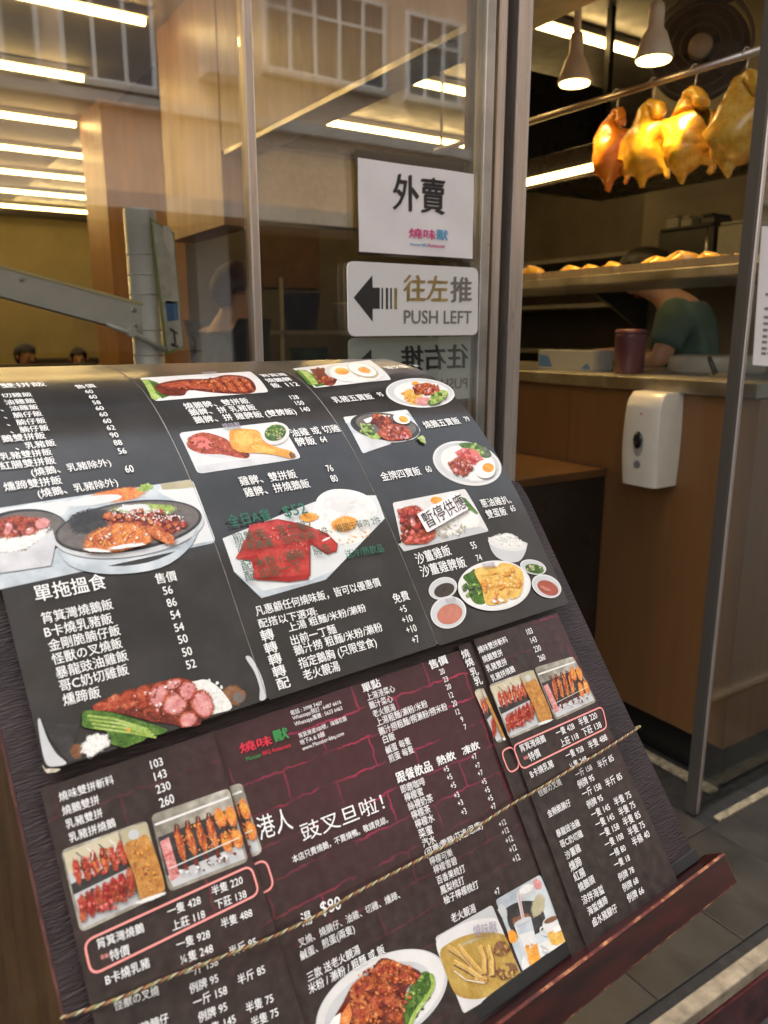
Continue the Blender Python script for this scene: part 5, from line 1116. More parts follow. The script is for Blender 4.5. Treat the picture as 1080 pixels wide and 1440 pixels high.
# soap dispenser on the counter front
d0 = atX(884, 668, XC); d1 = atX(952, 552, XC)
yc = (atX(890, 600, 1.95)[1] + atX(962, 600, XC)[1]) / 2; zt = d1[2] + 0.002; zl = d0[2] - 0.005
ds = thing('soap_dispenser', (XC, yc, zl), 'white automatic soap dispenser fixed to the wood counter front', 'dispenser')
prof = []
bm = bmesh.new(); rows = []
W2 = 0.067
for k in range(13):
    t = k / 12; z = zl + (zt - zl) * t
    dep = 0.098 + 0.009 * math.sin(t * math.pi * 0.9 + 0.25)
    if t > 0.9: dep *= 1 - 2.2 * (t - 0.9)
    wd = W2 * (0.93 + 0.07 * math.sin(t * 3.1)); row = []
    for (a, b) in [(0, -1), (0.84, -1), (0.96, -0.96), (1.0, -0.84), (1.02, -0.4), (1.025, 0.0), (1.02, 0.4), (1.0, 0.84), (0.96, 0.96), (0.84, 1), (0, 1)]:
        row.append(bm.verts.new((XC - 0.001 - dep * a, yc + wd * b, z)))
    rows.append(row)
for i in range(12):
    for j in range(10): bm.faces.new((rows[i][j], rows[i][j + 1], rows[i + 1][j + 1], rows[i + 1][j]))
bm.faces.new(rows[0][::-1]); bm.faces.new(rows[12])
o = MB().addbm(bm).build('casing', 'plastic_white', ds); smooth_angle(o, 50)
mat('plastic_mid', (0.30, 0.29, 0.27), 0.35)
MB().ball((XC - 0.1055, yc, zl + 0.455 * (zt - zl)), 0.03, 20, (0.25, 0.82, 1.55)).build('window_rim', 'plastic_mid', ds, True)
bm = bmesh.new(); bmesh.ops.create_uvsphere(bm, u_segments=16, v_segments=10, radius=0.021)
for q in bm.verts: q.co = Vector((XC - 0.1145 + q.co.x * 0.3, yc + q.co.y * 0.8, zl + 0.50 * (zt - zl) + q.co.z * 1.25))
MB().addbm(bm).build('level_window', 'smoke_lens', ds, True)
MB().lathe((XC - 0.106, yc, zl + 0.235 * (zt - zl)), [(0.012, 0), (0.012, 0.004), (0.009, 0.005)], 16, axis=(-1, 0, 0)).build('button', 'plastic_grey', ds)
MB().box((XC - 0.1075, yc - 0.004, zl + 0.755 * (zt - zl)), (XC - 0.100, yc + 0.004, zl + 0.785 * (zt - zl))).build('mark', 'plastic_red', ds)
MB().box((XC - 0.07, yc - 0.02, zl - 0.008), (XC - 0.03, yc + 0.02, zl)).build('nozzle', 'plastic_grey', ds)

# tray shelf above the counter, with trays of roast pieces
shf = thing('tray_shelf', (2.3, 1.95, 1.222), 'steel shelf on posts above the counter holding trays', 'shelf')
MB().box((2.09, 1.26, 1.515), (2.52, 3.0, 1.548), 0.004).build('board', 'steel_worn', shf)
for (x, y) in ((2.47, 1.30), (2.47, 2.9), (2.15, 2.93)): MB().tube([(x, y, 1.222), (x, y, 1.5145)], 0.012, 10).build('leg', 'steel_worn', shf, True)
mat('roast_skin', (0.65, 0.32, 0.03), 0.28, cols=[(0.60, 0.26, 0.02), (0.76, 0.42, 0.035), (0.82, 0.54, 0.08)], vscale=30, coat=0.5, coat_r=0.15, sss=0.3, bump=0.9, bscale=45, fine=0.3)
mat('roast_skin_red', (0.5, 0.13, 0.02), 0.25, cols=[(0.42, 0.09, 0.008), (0.64, 0.20, 0.015), (0.74, 0.32, 0.035)], vscale=24, coat=0.5, coat_r=0.15, sss=0.3, bump=0.9, bscale=45, fine=0.3)
mat('roast_skin_pale', (0.5, 0.3, 0.06), 0.28, cols=[(0.44, 0.20, 0.02), (0.60, 0.34, 0.045), (0.70, 0.48, 0.1)], vscale=24, coat=0.5, coat_r=0.15, sss=0.3, bump=0.9, bscale=45, fine=0.3)
def tray(y0, y1, lab):
    t = thing('tray', (2.27, (y0 + y1) / 2, 1.548), lab, 'tray', 'metal trays along the shelf')
    m = MB(); x0, x1, z = 2.105, 2.44, 1.5485
    m.box((x0, y0, z), (x1, y1, z + 0.003)); m.build('base', 'steel_worn', t)
    m = MB(); m.box((x0 - 0.006, y0 - 0.006, z + 0.0035), (x0, y1 + 0.006, z + 0.024)); m.box((x1, y0 - 0.006, z + 0.0035), (x1 + 0.006, y1 + 0.006, z + 0.024)); m.box((x0 + 0.0005, y0 - 0.006, z + 0.0035), (x1 - 0.0005, y0, z + 0.024)); m.box((x0 + 0.0005, y1, z + 0.0035), (x1 - 0.0005, y1 + 0.006, z + 0.024))
    m.build('rim', 'steel', t)
tray(1.36, 1.80, 'shallow metal tray of roast pieces at the near end of the shelf'); tray(1.84, 2.16, 'shallow metal tray of roast pieces in the middle of the shelf'); tray(2.20, 2.56, 'shallow metal tray of roast pieces at the far end of the shelf')
def roast(y, s, seed, x=2.17):
    rg = random.Random(seed); a = rg.uniform(-0.5, 0.5)
    V = [(0, 0, 0), (0.05, 0, 0.012), (0.085, 0.006, 0.004), (0.115, 0.012, -0.012), (-0.045, 0, 0.0), (0.02, 0.03, 0.012), (0.055, 0.05, -0.005)]
    vs, fs = skin_mesh(V, [(0, 1), (1, 2), (2, 3), (0, 4), (0, 5), (5, 6)], [0.036, 0.034, 0.022, 0.010, 0.022, 0.024, 0.012], 2)
    z0 = min(q[2] for q in vs); c, sn = math.cos(a + 1.57), math.sin(a + 1.57)
    m = MB().add([(x + (q[0] * c - q[1] * sn) * s, y + (q[0] * sn + q[1] * c) * s, 1.5525 + (q[2] - z0) * s) for q in vs], fs)
    o = m.build('roast_bird_piece', rg.choice(['roast_skin', 'roast_skin', 'roast_skin_pale']), None, True, origin=(x, y, 1.5525))
    tag(o, 'golden roast piece lying on the %s tray of the steel shelf' % ('near end' if y < 1.82 else 'middle' if y < 2.18 else 'far end'), 'roast meat', 'roast pieces on the shelf trays')
for k, (y, s_, x) in enumerate([(1.43, .55, 2.20), (1.51, .75, 2.18), (1.60, .9, 2.19), (1.70, .75, 2.19), (1.755, .8, 2.30), (1.90, .75, 2.20), (2.00, .7, 2.20), (2.09, .75, 2.20), (2.28, .95, 2.19), (2.47, .95, 2.19), (1.55, .8, 2.33), (2.05, .8, 2.34)]): roast(y, s_, k + 3, x)

# hanging rail with roast birds
XB = 2.15
rail = thing('hanging_rail', (XB, 1.9, 2.115), 'steel hanging rail with thin wire below, above the tray shelf', 'rail')
MB().tube([(XB, 1.21, 2.112), (XB, 2.9, 2.124)], 0.011, 12).build('rod', 'steel', rail, True)
for y in (1.24, 2.86): MB().tube([(XB, y, 2.12), (XB, y, 2.899)], 0.006, 8).build('hanger', 'steel', rail, True)
MB().tube([(XB + 0.075, 1.3, 1.905), (XB + 0.075, 2.85, 1.905)], 0.003, 6).build('wire', 'steel', rail, True)
def bird(px_top, px_bot, m_, lab, seed, wide=1.0, turn=0.0):
    rg = random.Random(seed)
    a = atX(*px_top, XB); b = atX(*px_bot, XB); y = (a[1] + b[1]) / 2; zt_, zb_ = a[2], b[2]; H = zt_ - zb_
    t = thing('roast_bird', (XB, y, zb_), lab, 'roast bird', 'roast birds on the hanging rail')
    # local: y sideways (toward +Y is left in view), z up, x toward shop; 0 = bottom
    V = [(0, 0, .54), (0, .02, .40), (0, .02, .26), (0, .03, .72), (0, .04, .83), (0, .0, .90), (-.04, -.07, .88), (-.06, -.13, .80), (-.05, -.16, .70),
         (0, .20, .60), (0, .235, .48), (0, .19, .38), (0, -.20, .62), (0, -.25, .49), (0, -.20, .40),
         (0, .04, .13), (0, .03, .01), (.05, -.13, .27), (.04, -.20, .16), (.02, -.20, .05), (-.06, .13, .28), (-.05, .16, .20)]
    rad = [.20, .235, .17, 0.15, .10, .075, .075, .08, .06, .07, .06, .03, .075, .06, .03, .075, .022, .095, .04, .028, .095, .05]
    E_ = [(0, 1), (1, 2), (0, 3), (3, 4), (4, 5), (5, 6), (6, 7), (7, 8), (0, 9), (9, 10), (10, 11), (0, 12), (12, 13), (13, 14), (2, 15), (15, 16), (2, 17), (17, 18), (18, 19), (2, 20), (20, 21)]
    P_ = []
    for (x, yy, z) in V: P_.append(((x + rg.uniform(-.03, .03)) * H, (yy + rg.uniform(-.02, .02)) * H * wide, (z + rg.uniform(-.012, .012)) * H))
    vs, fs = skin_mesh(P_, E_, [r_ * H * wide * 0.80 for r_ in rad], 2)
    from mathutils import noise
    vs = [tuple(Vector(q) + noise.noise_vector(Vector(q) * 26 + Vector((seed * 7, 0, 0))) * 0.0075 + noise.noise_vector(Vector(q) * 70) * 0.0028) for q in vs]
    c, sn = math.cos(turn), math.sin(turn)
    MB().add([(XB + q[0] * c - q[1] * sn, y + q[0] * sn + q[1] * c, zb_ + q[2]) for q in vs], fs).build('body', m_, t, True)
    hk = [(XB, y + .0, zt_ - 0.012), (XB + 0.004, y + 0.012, zt_ + 0.02)]
    zr = 2.112 + (y - 1.21) * 0.007 + 0.013
    MB().tube([(XB, y - 0.02 * H, zt_ - 0.02), (XB + 0.012, y, (zt_ + zr) / 2), (XB + 0.016, y, zr - 0.012), (XB + 0.008, y, zr + 0.006), (XB - 0.006, y, zr + 0.004), (XB - 0.016, y, zr - 0.012)], 0.0025, 6).build('hook', 'steel', t, True)
bird((866, 146), (858, 270), 'roast_skin_red', 'deep orange roast bird, farthest along the hanging rail', 1, 1.15)
bird((916, 134), (908, 266), 'roast_skin', 'golden roast bird hanging next to the deep orange one', 2, 1.35)
bird((975, 118), (963, 260), 'roast_skin', 'golden roast bird hanging between another golden one and a paler one', 3, 1.38)
bird((1050, 92), (1030, 252), 'roast_skin_pale', 'paler yellow roast bird at the near end of the rail', 4, 1.3)
# heat lamps
def heat_lamp(p, lab):
    c = atX(*p, 2.02); x, y, z = c
    t = thing('heat_lamp', (x, y, z), lab, 'lamp', 'heat lamps above the birds')
    MB().lathe((x, y, z), [(0.054, 0.0), (0.056, 0.006), (0.049, 0.025), (0.033, 0.068), (0.023, 0.082), (0.022, 0.13), (0.019, 0.145)], 24).build('shade', 'lamp_white', t, True)
    MB().lathe((x, y, z - 0.004), [(0.02, -0.003), (0.048, -0.001), (0.050, 0.0035)], 24).build('bulb', 'bulb_lit', t, True)
    MB().tube([(x, y, z + 0.1445), (x, y, 2.899)], 0.012, 8).build('stem', 'lamp_white', t, True)
    l = bpy.data.lights.new('heat_lamp_light', 'SPOT'); l.energy = 9.5; l.color = (1.0, 0.62, 0.19); l.spot_size = R(105); l.spot_blend = 0.6; l.shadow_soft_size = 0.06
    lo_ = bpy.data.objects.new('light', l); COL.objects.link(lo_); lo_.parent = t; lo_.location = (0, 0, -0.012)
heat_lamp((808, 117), 'cream conical heat lamp over the far end of the hanging rail'); heat_lamp((919, 84), 'cream conical heat lamp in front of the wall fan')
# wall fan behind
fc = atX(985, 66, 2.9)
fn = thing('wall_fan', tuple(fc), 'round grey wall fan with cage behind the heat lamps', 'fan')
mat('fan_grey', (0.20, 0.185, 0.155), 0.4); mat('fan_blade', (0.15, 0.14, 0.115), 0.35)
ax = Vector((-0.75, -0.6, 0)).normalized(); aa = ax.orthogonal().normalized(); ab = ax.cross(aa)
MB().lathe(tuple(Vector(fc) - ax * 0.02), [(0.046, 0), (0.046, 0.035), (0.040, 0.045)], 20, axis=tuple(ax)).build('hub', 'lamp_white', fn, True)
mat('fan_contrast', (0.16, 0.145, 0.12), 0.5)
MB().lathe(tuple(Vector(fc) - ax * 0.075), [(0.185, 0), (0.19, 0.006), (0.185, 0.012)], 32, axis=tuple(ax)).build('contrast_disc', 'fan_contrast', fn)  # disc added behind the blades to soften their contrast with the bright background
for rr in (0.19, 0.15, 0.11, 0.075):
    MB().tube([Vector(fc) + (aa * math.cos(6.2832 * k / 28) + ab * math.sin(6.2832 * k / 28)) * rr + ax * (0.03 - rr * 0.1) for k in range(29)], 0.0035 if rr < .19 else 0.008, 6).build('cage_ring', 'fan_grey', fn, True)
for k in range(4):
    a = 6.2832 * k / 4 + 0.4; d1_ = aa * math.cos(a) + ab * math.sin(a); d2_ = ab * math.cos(a) - aa * math.sin(a)
    vs = [Vector(fc) + d1_ * r_ + d2_ * w_ + ax * (-0.03 + w_ * 0.3) for r_, w_ in ((.03, -.02), (.12, -.07), (.17, -.03), (.16, .04), (.10, .05), (.03, .02))]
    vs2 = [v_ - ax * 0.004 for v_ in vs]
    MB().add(vs + vs2, [tuple(range(6)), tuple(range(11, 5, -1))] + [(i, (i + 1) % 6, (i + 1) % 6 + 6, i + 6) for i in range(6)]).build('blade', 'fan_blade', fn)
MB().tube([Vector(fc) - ax * 0.025, Vector(fc) - ax * 0.12 - Vector((0, 0, .05)), (3.25, fc[1] + .3, fc[2] - .05)], 0.02, 8).build('arm', 'fan_grey', fn, True)
# hood with led strip along the back of the counter
hd = thing('hood', (2.8, 2.1, 1.995), 'dark extraction hood with a warm light strip along its edge', 'hood')
MB().box((2.52, 1.25, 2.02), (3.25, 2.95, 2.10), 0.004).build('canopy', 'hood_dark', hd)
MB().box((2.53, 2.95, 2.1005), (3.24, 3.0, 2.55)).build('back', 'hood_dark', hd)
MB().box((2.505, 1.30, 1.994), (2.530, 2.9, 2.0185)).build('light_strip', 'led_lit', hd)
for y in (1.3, 2.9): MB().box((3.2, y, 2.1015), (3.23, y + 0.03, 2.899)).build('hanger', 'hood_dark', hd)
# kitchen clutter behind the counter
mat('kit_grey', (0.20, 0.19, 0.165), 0.4, var=0.15); mat('kit_pale', (0.28, 0.26, 0.21), 0.45, var=0.1); mat('kit_dark', (0.03, 0.028, 0.025), 0.4)
eq = thing('back_bench', (3.3, 2.3, 0), 'grey kitchen bench with dark oven front behind the counter', 'bench')
MB().box((3.0, 1.25, 0.0), (3.6, 3.4, 1.0)).build('body', 'kit_dark', eq); MB().box((2.98, 1.24, 1.0005), (3.62, 3.42, 1.04), 0.003).build('top', 'steel_worn', eq)
mat('kit_wall', (0.17, 0.145, 0.11), 0.45, var=0.12, vscale=4)
pw = atX(905, 300, 3.64)[1]
struct('wall_partition', MB().box((3.64, 1.25, 0), (3.70, pw, 2.899)), 'kit_wall')
us = thing('upper_shelf', (3.3, 1.9, 1.585), 'narrow steel shelf bracketed to the kitchen partition', 'shelf')
MB().box((3.06, 1.28, 1.585), (3.635, pw - .03, 1.61), .003).build('board', 'steel_worn', us)
for y in (1.35, pw - .08): MB().add([(3.16, y, 1.5845), (3.635, y, 1.5845), (3.635, y, 1.35), (3.16, y + .02, 1.5845), (3.635, y + .02, 1.5845), (3.635, y + .02, 1.35)], [(0, 1, 2), (5, 4, 3), (0, 3, 4, 1), (1, 4, 5, 2), (2, 5, 3, 0)]).build('bracket', 'steel_dark', us)
def kitbox(name, lab, cat, px0, px1, ytop, m_, x=3.1, dx=.28, zb=1.6105):
    a_ = atX(px0, ytop, x); b_ = atX(px1, ytop, x); y1_, y0_ = a_[1], b_[1]; z1_ = (a_[2] + b_[2]) / 2
    t = thing(name, (x + dx / 2, (y0_ + y1_) / 2, zb), lab, cat)
    MB().box((x, y0_, zb), (x + dx, y1_, z1_), .008).build('body', m_, t); MB().box((x - .004, y0_ + .01, z1_ + .0005), (x + dx, y1_ - .01, z1_ + .012), .004).build('lid', m_, t)
    return t, (x, y0_, y1_, zb, z1_)
ov, (x_, y0_, y1_, zb_, z1_) = kitbox('oven', 'dark fronted oven on the narrow kitchen shelf', 'oven', 926, 1004, 322, 'kit_dark')
MB().tube([(x_ - .02, y0_ + .015, zb_ + .01), (x_ - .02, y0_ + .015, z1_ - .01)], .007, 8).build('handle', 'steel', ov, True)
kitbox('steel_bin', 'pale square kitchen bin beside the dark oven', 'bin', 1010, 1054, 315, 'kit_pale')
_zb = z1_ + .013
for (a_, b_, yt, m_, lab) in ((937, 954, 306, 'kit_pale', 'pale carton resting on the dark oven'), (957, 973, 307, 'kit_pale', 'small pale container resting on the dark oven'), (985, 1004, 304, 'kit_dark', 'black pot resting on the dark oven')):
    kitbox('container', lab, 'container', a_, b_, yt, m_, x=3.14, dx=.14, zb=_zb)
wp = thing('wall_shelf', (4.9, 3.0, 1.3), 'dim steel wall shelf at the back of the kitchen', 'shelf')
for z in (1.2, 1.55, 1.9): MB().box((4.6, 1.4, z), (5.19, 6.0, z + 0.03)).build('board', 'kit_grey', wp)
for y in (1.45, 3.7, 5.95): MB().box((4.62, y - .02, 0), (4.66, y + .02, 2.0)).build('upright', 'kit_grey', wp)
# small things on the counter top
ZC = 1.222
def px_box(name, lab, cat, x, p0, p1, h, dx, m_):
    a = atX(*p0, x); b = atX(*p1, x); y0, y1 = sorted((a[1], b[1]))
    t = thing(name, (x, (y0 + y1) / 2, ZC), lab, cat); return t, x, y0, y1
t, x, y0, y1 = px_box('tissue_box', 'white glove carton with blue print on the counter top', 'box', 2.10, (756, 515), (832, 515), .1, .1, None)
mat('print_blue', (0.05, 0.14, 0.32), 0.4); mat('carton_pale', (0.27, 0.27, 0.25), 0.5)
MB().box((x, y0, ZC + 0.0005), (x + 0.11, y1, ZC + 0.073), 0.003).build('carton', 'carton_pale', t)
MB().add([(x - .0012, y1 - .005, ZC + .012), (x - .0012, y1 - .075, ZC + .012), (x - .0012, y1 - .055, ZC + .05), (x - .0012, y1 - .01, ZC + .055)], [(0, 1, 2, 3)]).build('print', 'print_blue', t)
MB().add([(x - .0012, y0 + .004, ZC + .008), (x - .0012, y0 + .05, ZC + .008), (x - .0012, y0 + .02, ZC + .03)], [(0, 1, 2)]).build('print', 'print_blue', t)
cc = atX(886, 490, 2.12)
t = thing('canister', (2.12, cc[1], ZC), 'dark red plastic canister on the counter top', 'canister')
mat('canister_red', (0.085, 0.028, 0.036), 0.3)
MB().lathe((2.12, cc[1], ZC + 0.0005), [(0.046, 0), (0.049, 0.004), (0.051, 0.12), (0.052, 0.128)], 24).build('body', 'canister_red', t, True); MB().lathe((2.12, cc[1], ZC + 0.1285), [(0.053, 0), (0.053, 0.012), (0.044, 0.017)], 24).build('lid', 'canister_red', t, True)
t = thing('chopping_block', (2.35, 1.55, ZC), 'thick pale chopping block on the counter beside the worker', 'chopping block')
MB().lathe((2.40, 1.62, ZC + 0.0005), [(0.15, 0), (0.155, 0.01), (0.155, 0.05), (0.15, 0.058)], 32).build('block', 'kit_pale', t, True)
kn = thing('cleaver', (2.30, 1.42, ZC), 'dark handled cleaver leaning on the chopping block', 'knife')
kb_ = atX(1008, 515, 2.16)
MB().tube([(2.16, kb_[1], ZC + 0.008), (2.16, kb_[1] + .03, ZC + 0.06)], [0.009, 0.007], 8).build('handle', 'kit_dark', kn, True); MB().box((2.155, kb_[1] - .05, ZC + 0.0005), (2.165, kb_[1] + .02, ZC + 0.012)).build('blade', 'steel_worn', kn)

# ------------------------------------------------------------------ people
mat('skin', (0.44, 0.25, 0.16), 0.5, sss=0.1, var=0.06); mat('hair', (0.014, 0.011, 0.010), 0.5, var=0.3, vscale=80, stretch=(1, 1, .2)); mat('eye', (0.02, 0.015, 0.012), 0.2)
mat('tee_teal', (0.07, 0.125, 0.115), 0.75, var=0.2, vscale=9, bump=1.0, bscale=9); mat('tee_black', (0.014, 0.015, 0.018), 0.75, var=0.15); mat('trouser', (0.02, 0.02, 0.024), 0.8); mat('shoe', (0.03, 0.03, 0.03), 0.6); mat('tee_red', (0.28, 0.04, 0.03), 0.75); mat('tee_tan', (0.30, 0.24, 0.16), 0.75); mat('cap_purple', (0.05, 0.022, 0.035), 0.6)
def person(name_label, base, face, J, shirt, pants, hairm, group=None, scale=1.0):
    """J: joints in a body frame: x to the person's left, y the way he faces, z up (metres)"""
    t = thing('person', base, name_label, 'person', group)
    fx, fy = math.sin(face), math.cos(face)     # facing direction in world (0 = +Y)
    def Wp(p): x, y, z = [c * scale for c in p]; return (base[0] + fx * y - fy * x, base[1] + fy * y + fx * x, base[2] + z)
    hp, ch, nk, hd_ = J['pelvis'], J['chest'], J['neck'], J['head']; hdir = Vector(J.get('look', (0, 1, 0))).normalized()
    mid = tuple((a + b) / 2 for a, b in zip(hp, ch)); H = Vector(hd_); up = (H - Vector(nk)).normalized()
    N = []; Rr = []; Ed = []
    def a(p, r_, par=None):
        N.append(Wp(tuple(p))); Rr.append(r_ * scale)
        if par is not None: Ed.append((par, len(N) - 1))
        return len(N) - 1
    ip = a(hp, .135); im = a(mid, .125, ip); ic = a(ch, .135, im); ink_ = a(nk, .056, ic); ij = a(H - up * .07 + hdir * .012, .062, ink_); ih = a(H + up * .005, .088, ij); it_ = a(H + up * .075 - hdir * .008, .068, ih)
    ino = a(H - up * .018 + hdir * .108, .013, ih)
    arms = {}; legs = {}
    for s in (1, -1):
        k = 'l' if s == 1 else 'r'
        sh_, el, wr = J['sh' + k], J['el' + k], J['wr' + k]
        i1 = a(sh_, .062, ic); i2 = a(el, .042, i1); i3 = a(wr, .028, i2)
        d_ = (Vector(wr) - Vector(el)).normalized(); pl = a(Vector(wr) + d_ * .055, .034, i3)
        sdv = d_.cross(Vector((0, 0, 1)) if abs(d_.z) < .9 else Vector((0, 1, 0))).normalized()
        for f in range(4):
            o_ = sdv * (f - 1.5) * .02; L_ = (.07, .08, .078, .06)[f]
            f1 = a(Vector(wr) + d_ * .095 + o_, .0085, pl); a(Vector(wr) + d_ * (.095 + L_ * .8) + o_ * 1.1 + Vector((0, 0, -.02)), .0075, f1)
        a(Vector(wr) + d_ * .07 + sdv * .055 * (-s), .009, pl)
        if 'kn' + k in J:
            kn_, an = J['kn' + k], J['an' + k]
            j0 = a((hp[0] + s * .09, hp[1], hp[2] - .06), .095, ip); j1 = a(kn_, .058, j0); j2 = a(an, .04, j1); a((an[0], an[1] + .14, an[2] - .05), .035, j2)
            legs[k] = (j0, j1, j2)
        arms[k] = (i1, i2)
    vs, fs = skin_mesh(N, Ed, Rr, 2); MB().add(vs, fs).build('body', 'skin', t, True)
    # clothes grown over the same bones
    def cloth(idx, ed, extra, m_, nm):
        vs_, fs_ = skin_mesh([N[i] if not isinstance(i, tuple) else i for i in idx], ed, extra, 2); MB().add(vs_, fs_).build(nm, m_, t, True)
    def lerp(i, j, f): return tuple(N[i][c] * (1 - f) + N[j][c] * f for c in range(3))
    idx = [ip, im, ic, lerp(ic, ink_, .5)]; ed = [(0, 1), (1, 2), (2, 3)]; rr = [.150 * scale, .148 * scale, .162 * scale, .118 * scale]
    for k in 'lr':
        i1, i2 = arms[k]; n_ = len(idx); idx += [i1, lerp(i1, i2, .55), lerp(i1, i2, .72)]; ed += [(2, n_), (n_, n_ + 1), (n_ + 1, n_ + 2)]; rr += [.082 * scale, .070 * scale, .066 * scale]
    cloth(idx, ed, rr, shirt, 'shirt')
    if legs:
        idx = [ip]; ed = []; rr = [.155 * scale]
        for k in 'lr':
            j0, j1, j2 = legs[k]; n_ = len(idx); idx += [j0, j1, j2]; ed += [(0, n_), (n_, n_ + 1), (n_ + 1, n_ + 2)]; rr += [.112 * scale, .075 * scale, .062 * scale]
        cloth(idx, ed, rr, pants, 'trousers')
    Hc = Vector(Wp(tuple(H))); hw = (Vector(Wp(tuple(H + hdir * .1))) - Hc).normalized(); uw = (Vector(Wp(tuple(H + up * .1))) - Hc).normalized(); sw = hw.cross(uw)
    bm = bmesh.new(); bmesh.ops.create_uvsphere(bm, u_segments=18, v_segments=12, radius=1.0)
    kill = []
    for q in bm.verts:
        l = q.co.copy()
        if l.y > 0.42 and l.z < 0.45 or (l.z < -0.45 and l.y > -0.2): kill.append(q); continue
        w_ = 1 + 0.03 * math.sin(9 * l.x + 7 * l.z)
        q.co = Hc + sw * (l.x * .098 * w_ * scale) + hw * ((l.y * .108 - .014) * w_ * scale) + uw * ((l.z * .112 + .022) * w_ * scale)
    bmesh.ops.delete(bm, geom=kill, context='VERTS'); MB().addbm(bm).build('hair', hairm, t, True)
    for s in (1, -1):
        MB().ball(tuple(Hc + hw * .079 * scale + sw * s * .033 * scale + uw * .008 * scale), .011 * scale, 8).build('eye', 'eye', t, True)
        MB().ball(tuple(Hc + sw * s * .092 * scale - hw * .004 * scale), .022 * scale, 8, (.6, .7, 1.2)).build('ear', 'skin', t, True)
    MB().ball(tuple(Hc + hw * .083 * scale - uw * .056 * scale), .018 * scale, 8, (1, 1, .35)).build('mouth', 'tee_red', t, True)
    return t
# worker bending over the counter, head half hidden by the trays
person('worker in dark green t-shirt leaning over the counter beneath the tray shelf', (2.86, 2.04, 0.0), R(-25),
       dict(pelvis=(0, 0, .97), chest=(0, .03, 1.34), neck=(0, .12, 1.50), head=(0, .21, 1.59), look=(0, .85, -.5), shl=(.18, .04, 1.43), ell=(.25, .08, 1.24), wrl=(.13, .31, 1.265), shr=(-.18, .04, 1.43), elr=(-.25, .08, 1.24), wrr=(-.13, .31, 1.265),
            knl=(.10, .02, .48), anl=(.10, -.02, .08), knr=(-.10, .02, .48), anr=(-.10, -.02, .08)), 'tee_teal', 'trouser', 'hair')
b_ = atY(325, 400, 3.2)
person('customer in black t-shirt standing inside behind the glass, facing the counter', (b_[0] - .03, 3.2, 0.0), R(80),
       dict(pelvis=(0, 0, .92), chest=(0, .01, 1.26), neck=(0, .02, 1.41), head=(0, .06, 1.53), look=(0, 1, -.1), shl=(.18, 0, 1.34), ell=(.22, .02, 1.08), wrl=(.16, .2, 1.0), shr=(-.18, 0, 1.34), elr=(-.22, .02, 1.08), wrr=(-.16, .2, 1.0),
            knl=(.10, .02, .48), anl=(.10, 0, .08), knr=(-.10, .02, .48), anr=(-.10, -.02, .08)), 'tee_black', 'trouser', 'cap_purple')
SEAT = dict(pelvis=(0, 0, .52), chest=(0, .02, .85), neck=(0, .04, .99), head=(0, .07, 1.10), look=(0, 1, -.2), shl=(.18, .02, .93), ell=(.22, .08, .70), wrl=(.16, .28, .76), shr=(-.18, .02, .93), elr=(-.22, .08, .70), wrr=(-.16, .28, .76), knl=(.12, .42, .50), anl=(.12, .42, .08), knr=(-.12, .42, .50), anr=(-.12, .42, .08))
person('diner with dark hair in a red top seated at the far table', (1.20, 8.35, 0.0), R(150), SEAT, 'tee_red', 'trouser', 'hair', scale=1.03)
person('diner in a tan top seated on the far side of the room, facing the window', (1.95, 9.4, 0.0), R(190), SEAT, 'tee_tan', 'trouser', 'hair', scale=0.98)

# ------------------------------------------------------------------ dining room furniture
mat('booth', (0.035, 0.028, 0.026), 0.5, var=0.2); mat('tabletop', (0.20, 0.12, 0.06), 0.35, var=0.2, vscale=5)
def booth(x, y, w_, rz, lab):
    t = thing('booth_seat', (x, y, 0), lab, 'seat', 'dark booth seats', rz)
    f = lambda a, b, c: (x + a * math.cos(rz) - b * math.sin(rz), y + a * math.sin(rz) + b * math.cos(rz), c)
    MB().box((-w_ / 2, -.22, .12), (w_ / 2, .25, .45), .02, frame=f).build('seat', 'booth', t); MB().box((-w_ / 2, -.30, .12), (w_ / 2, -.221, 1.08), .02, frame=f).build('backrest', 'booth', t); MB().box((-w_ / 2 + .03, -.2, 0), (w_ / 2 - .03, .2, .1195), frame=f).build('plinth', 'plinth_black', t)
booth(0.95, 6.6, 1.0, 0.0, 'dark booth seat whose back faces the shop window'); booth(1.25, 8.2, 1.1, 0.0, 'dark booth seat carrying the diner in red')
booth(1.95, 9.6, 1.1, math.pi, 'dark booth seat carrying the diner in tan')
def table(x, y, lab):
    t = thing('dining_table', (x, y, 0), lab, 'table', 'small dining tables')
    MB().box((x - .45, y - .30, .72), (x + .45, y + .30, .75), .006).build('tabletop', 'tabletop', t); MB().tube([(x, y, .03), (x, y, .7195)], .03, 10).build('leg', 'steel_dark', t, True); MB().box((x - .22, y - .2, 0), (x + .22, y + .2, .0295), .005).build('base', 'steel_dark', t)
table(0.95, 7.35, 'small brown dining table behind the dark booth seat'); table(1.6, 8.95, 'small brown dining table between the two seated diners')
mat('bottle_clear', (0.5, 0.52, 0.5), 0.15, spec=0.8); mat('bottle_red', (0.35, 0.03, 0.02), 0.3); mat('cup_orange', (0.55, 0.22, 0.06), 0.4)
sd_ = thing('sideboard', (1.15, 4.6, 0), 'dark sideboard with cups and bottles inside the window', 'sideboard')
MB().box((.95, 4.35, 0.05), (1.75, 4.75, .98)).build('body', 'cabinet_dark', sd_); MB().box((.93, 4.33, .981), (1.77, 4.77, 1.01), .003).build('top', 'cabinet_top', sd_); MB().box((.97, 4.37, 0), (1.73, 4.73, .0495)).build('plinth', 'plinth_black', sd_)
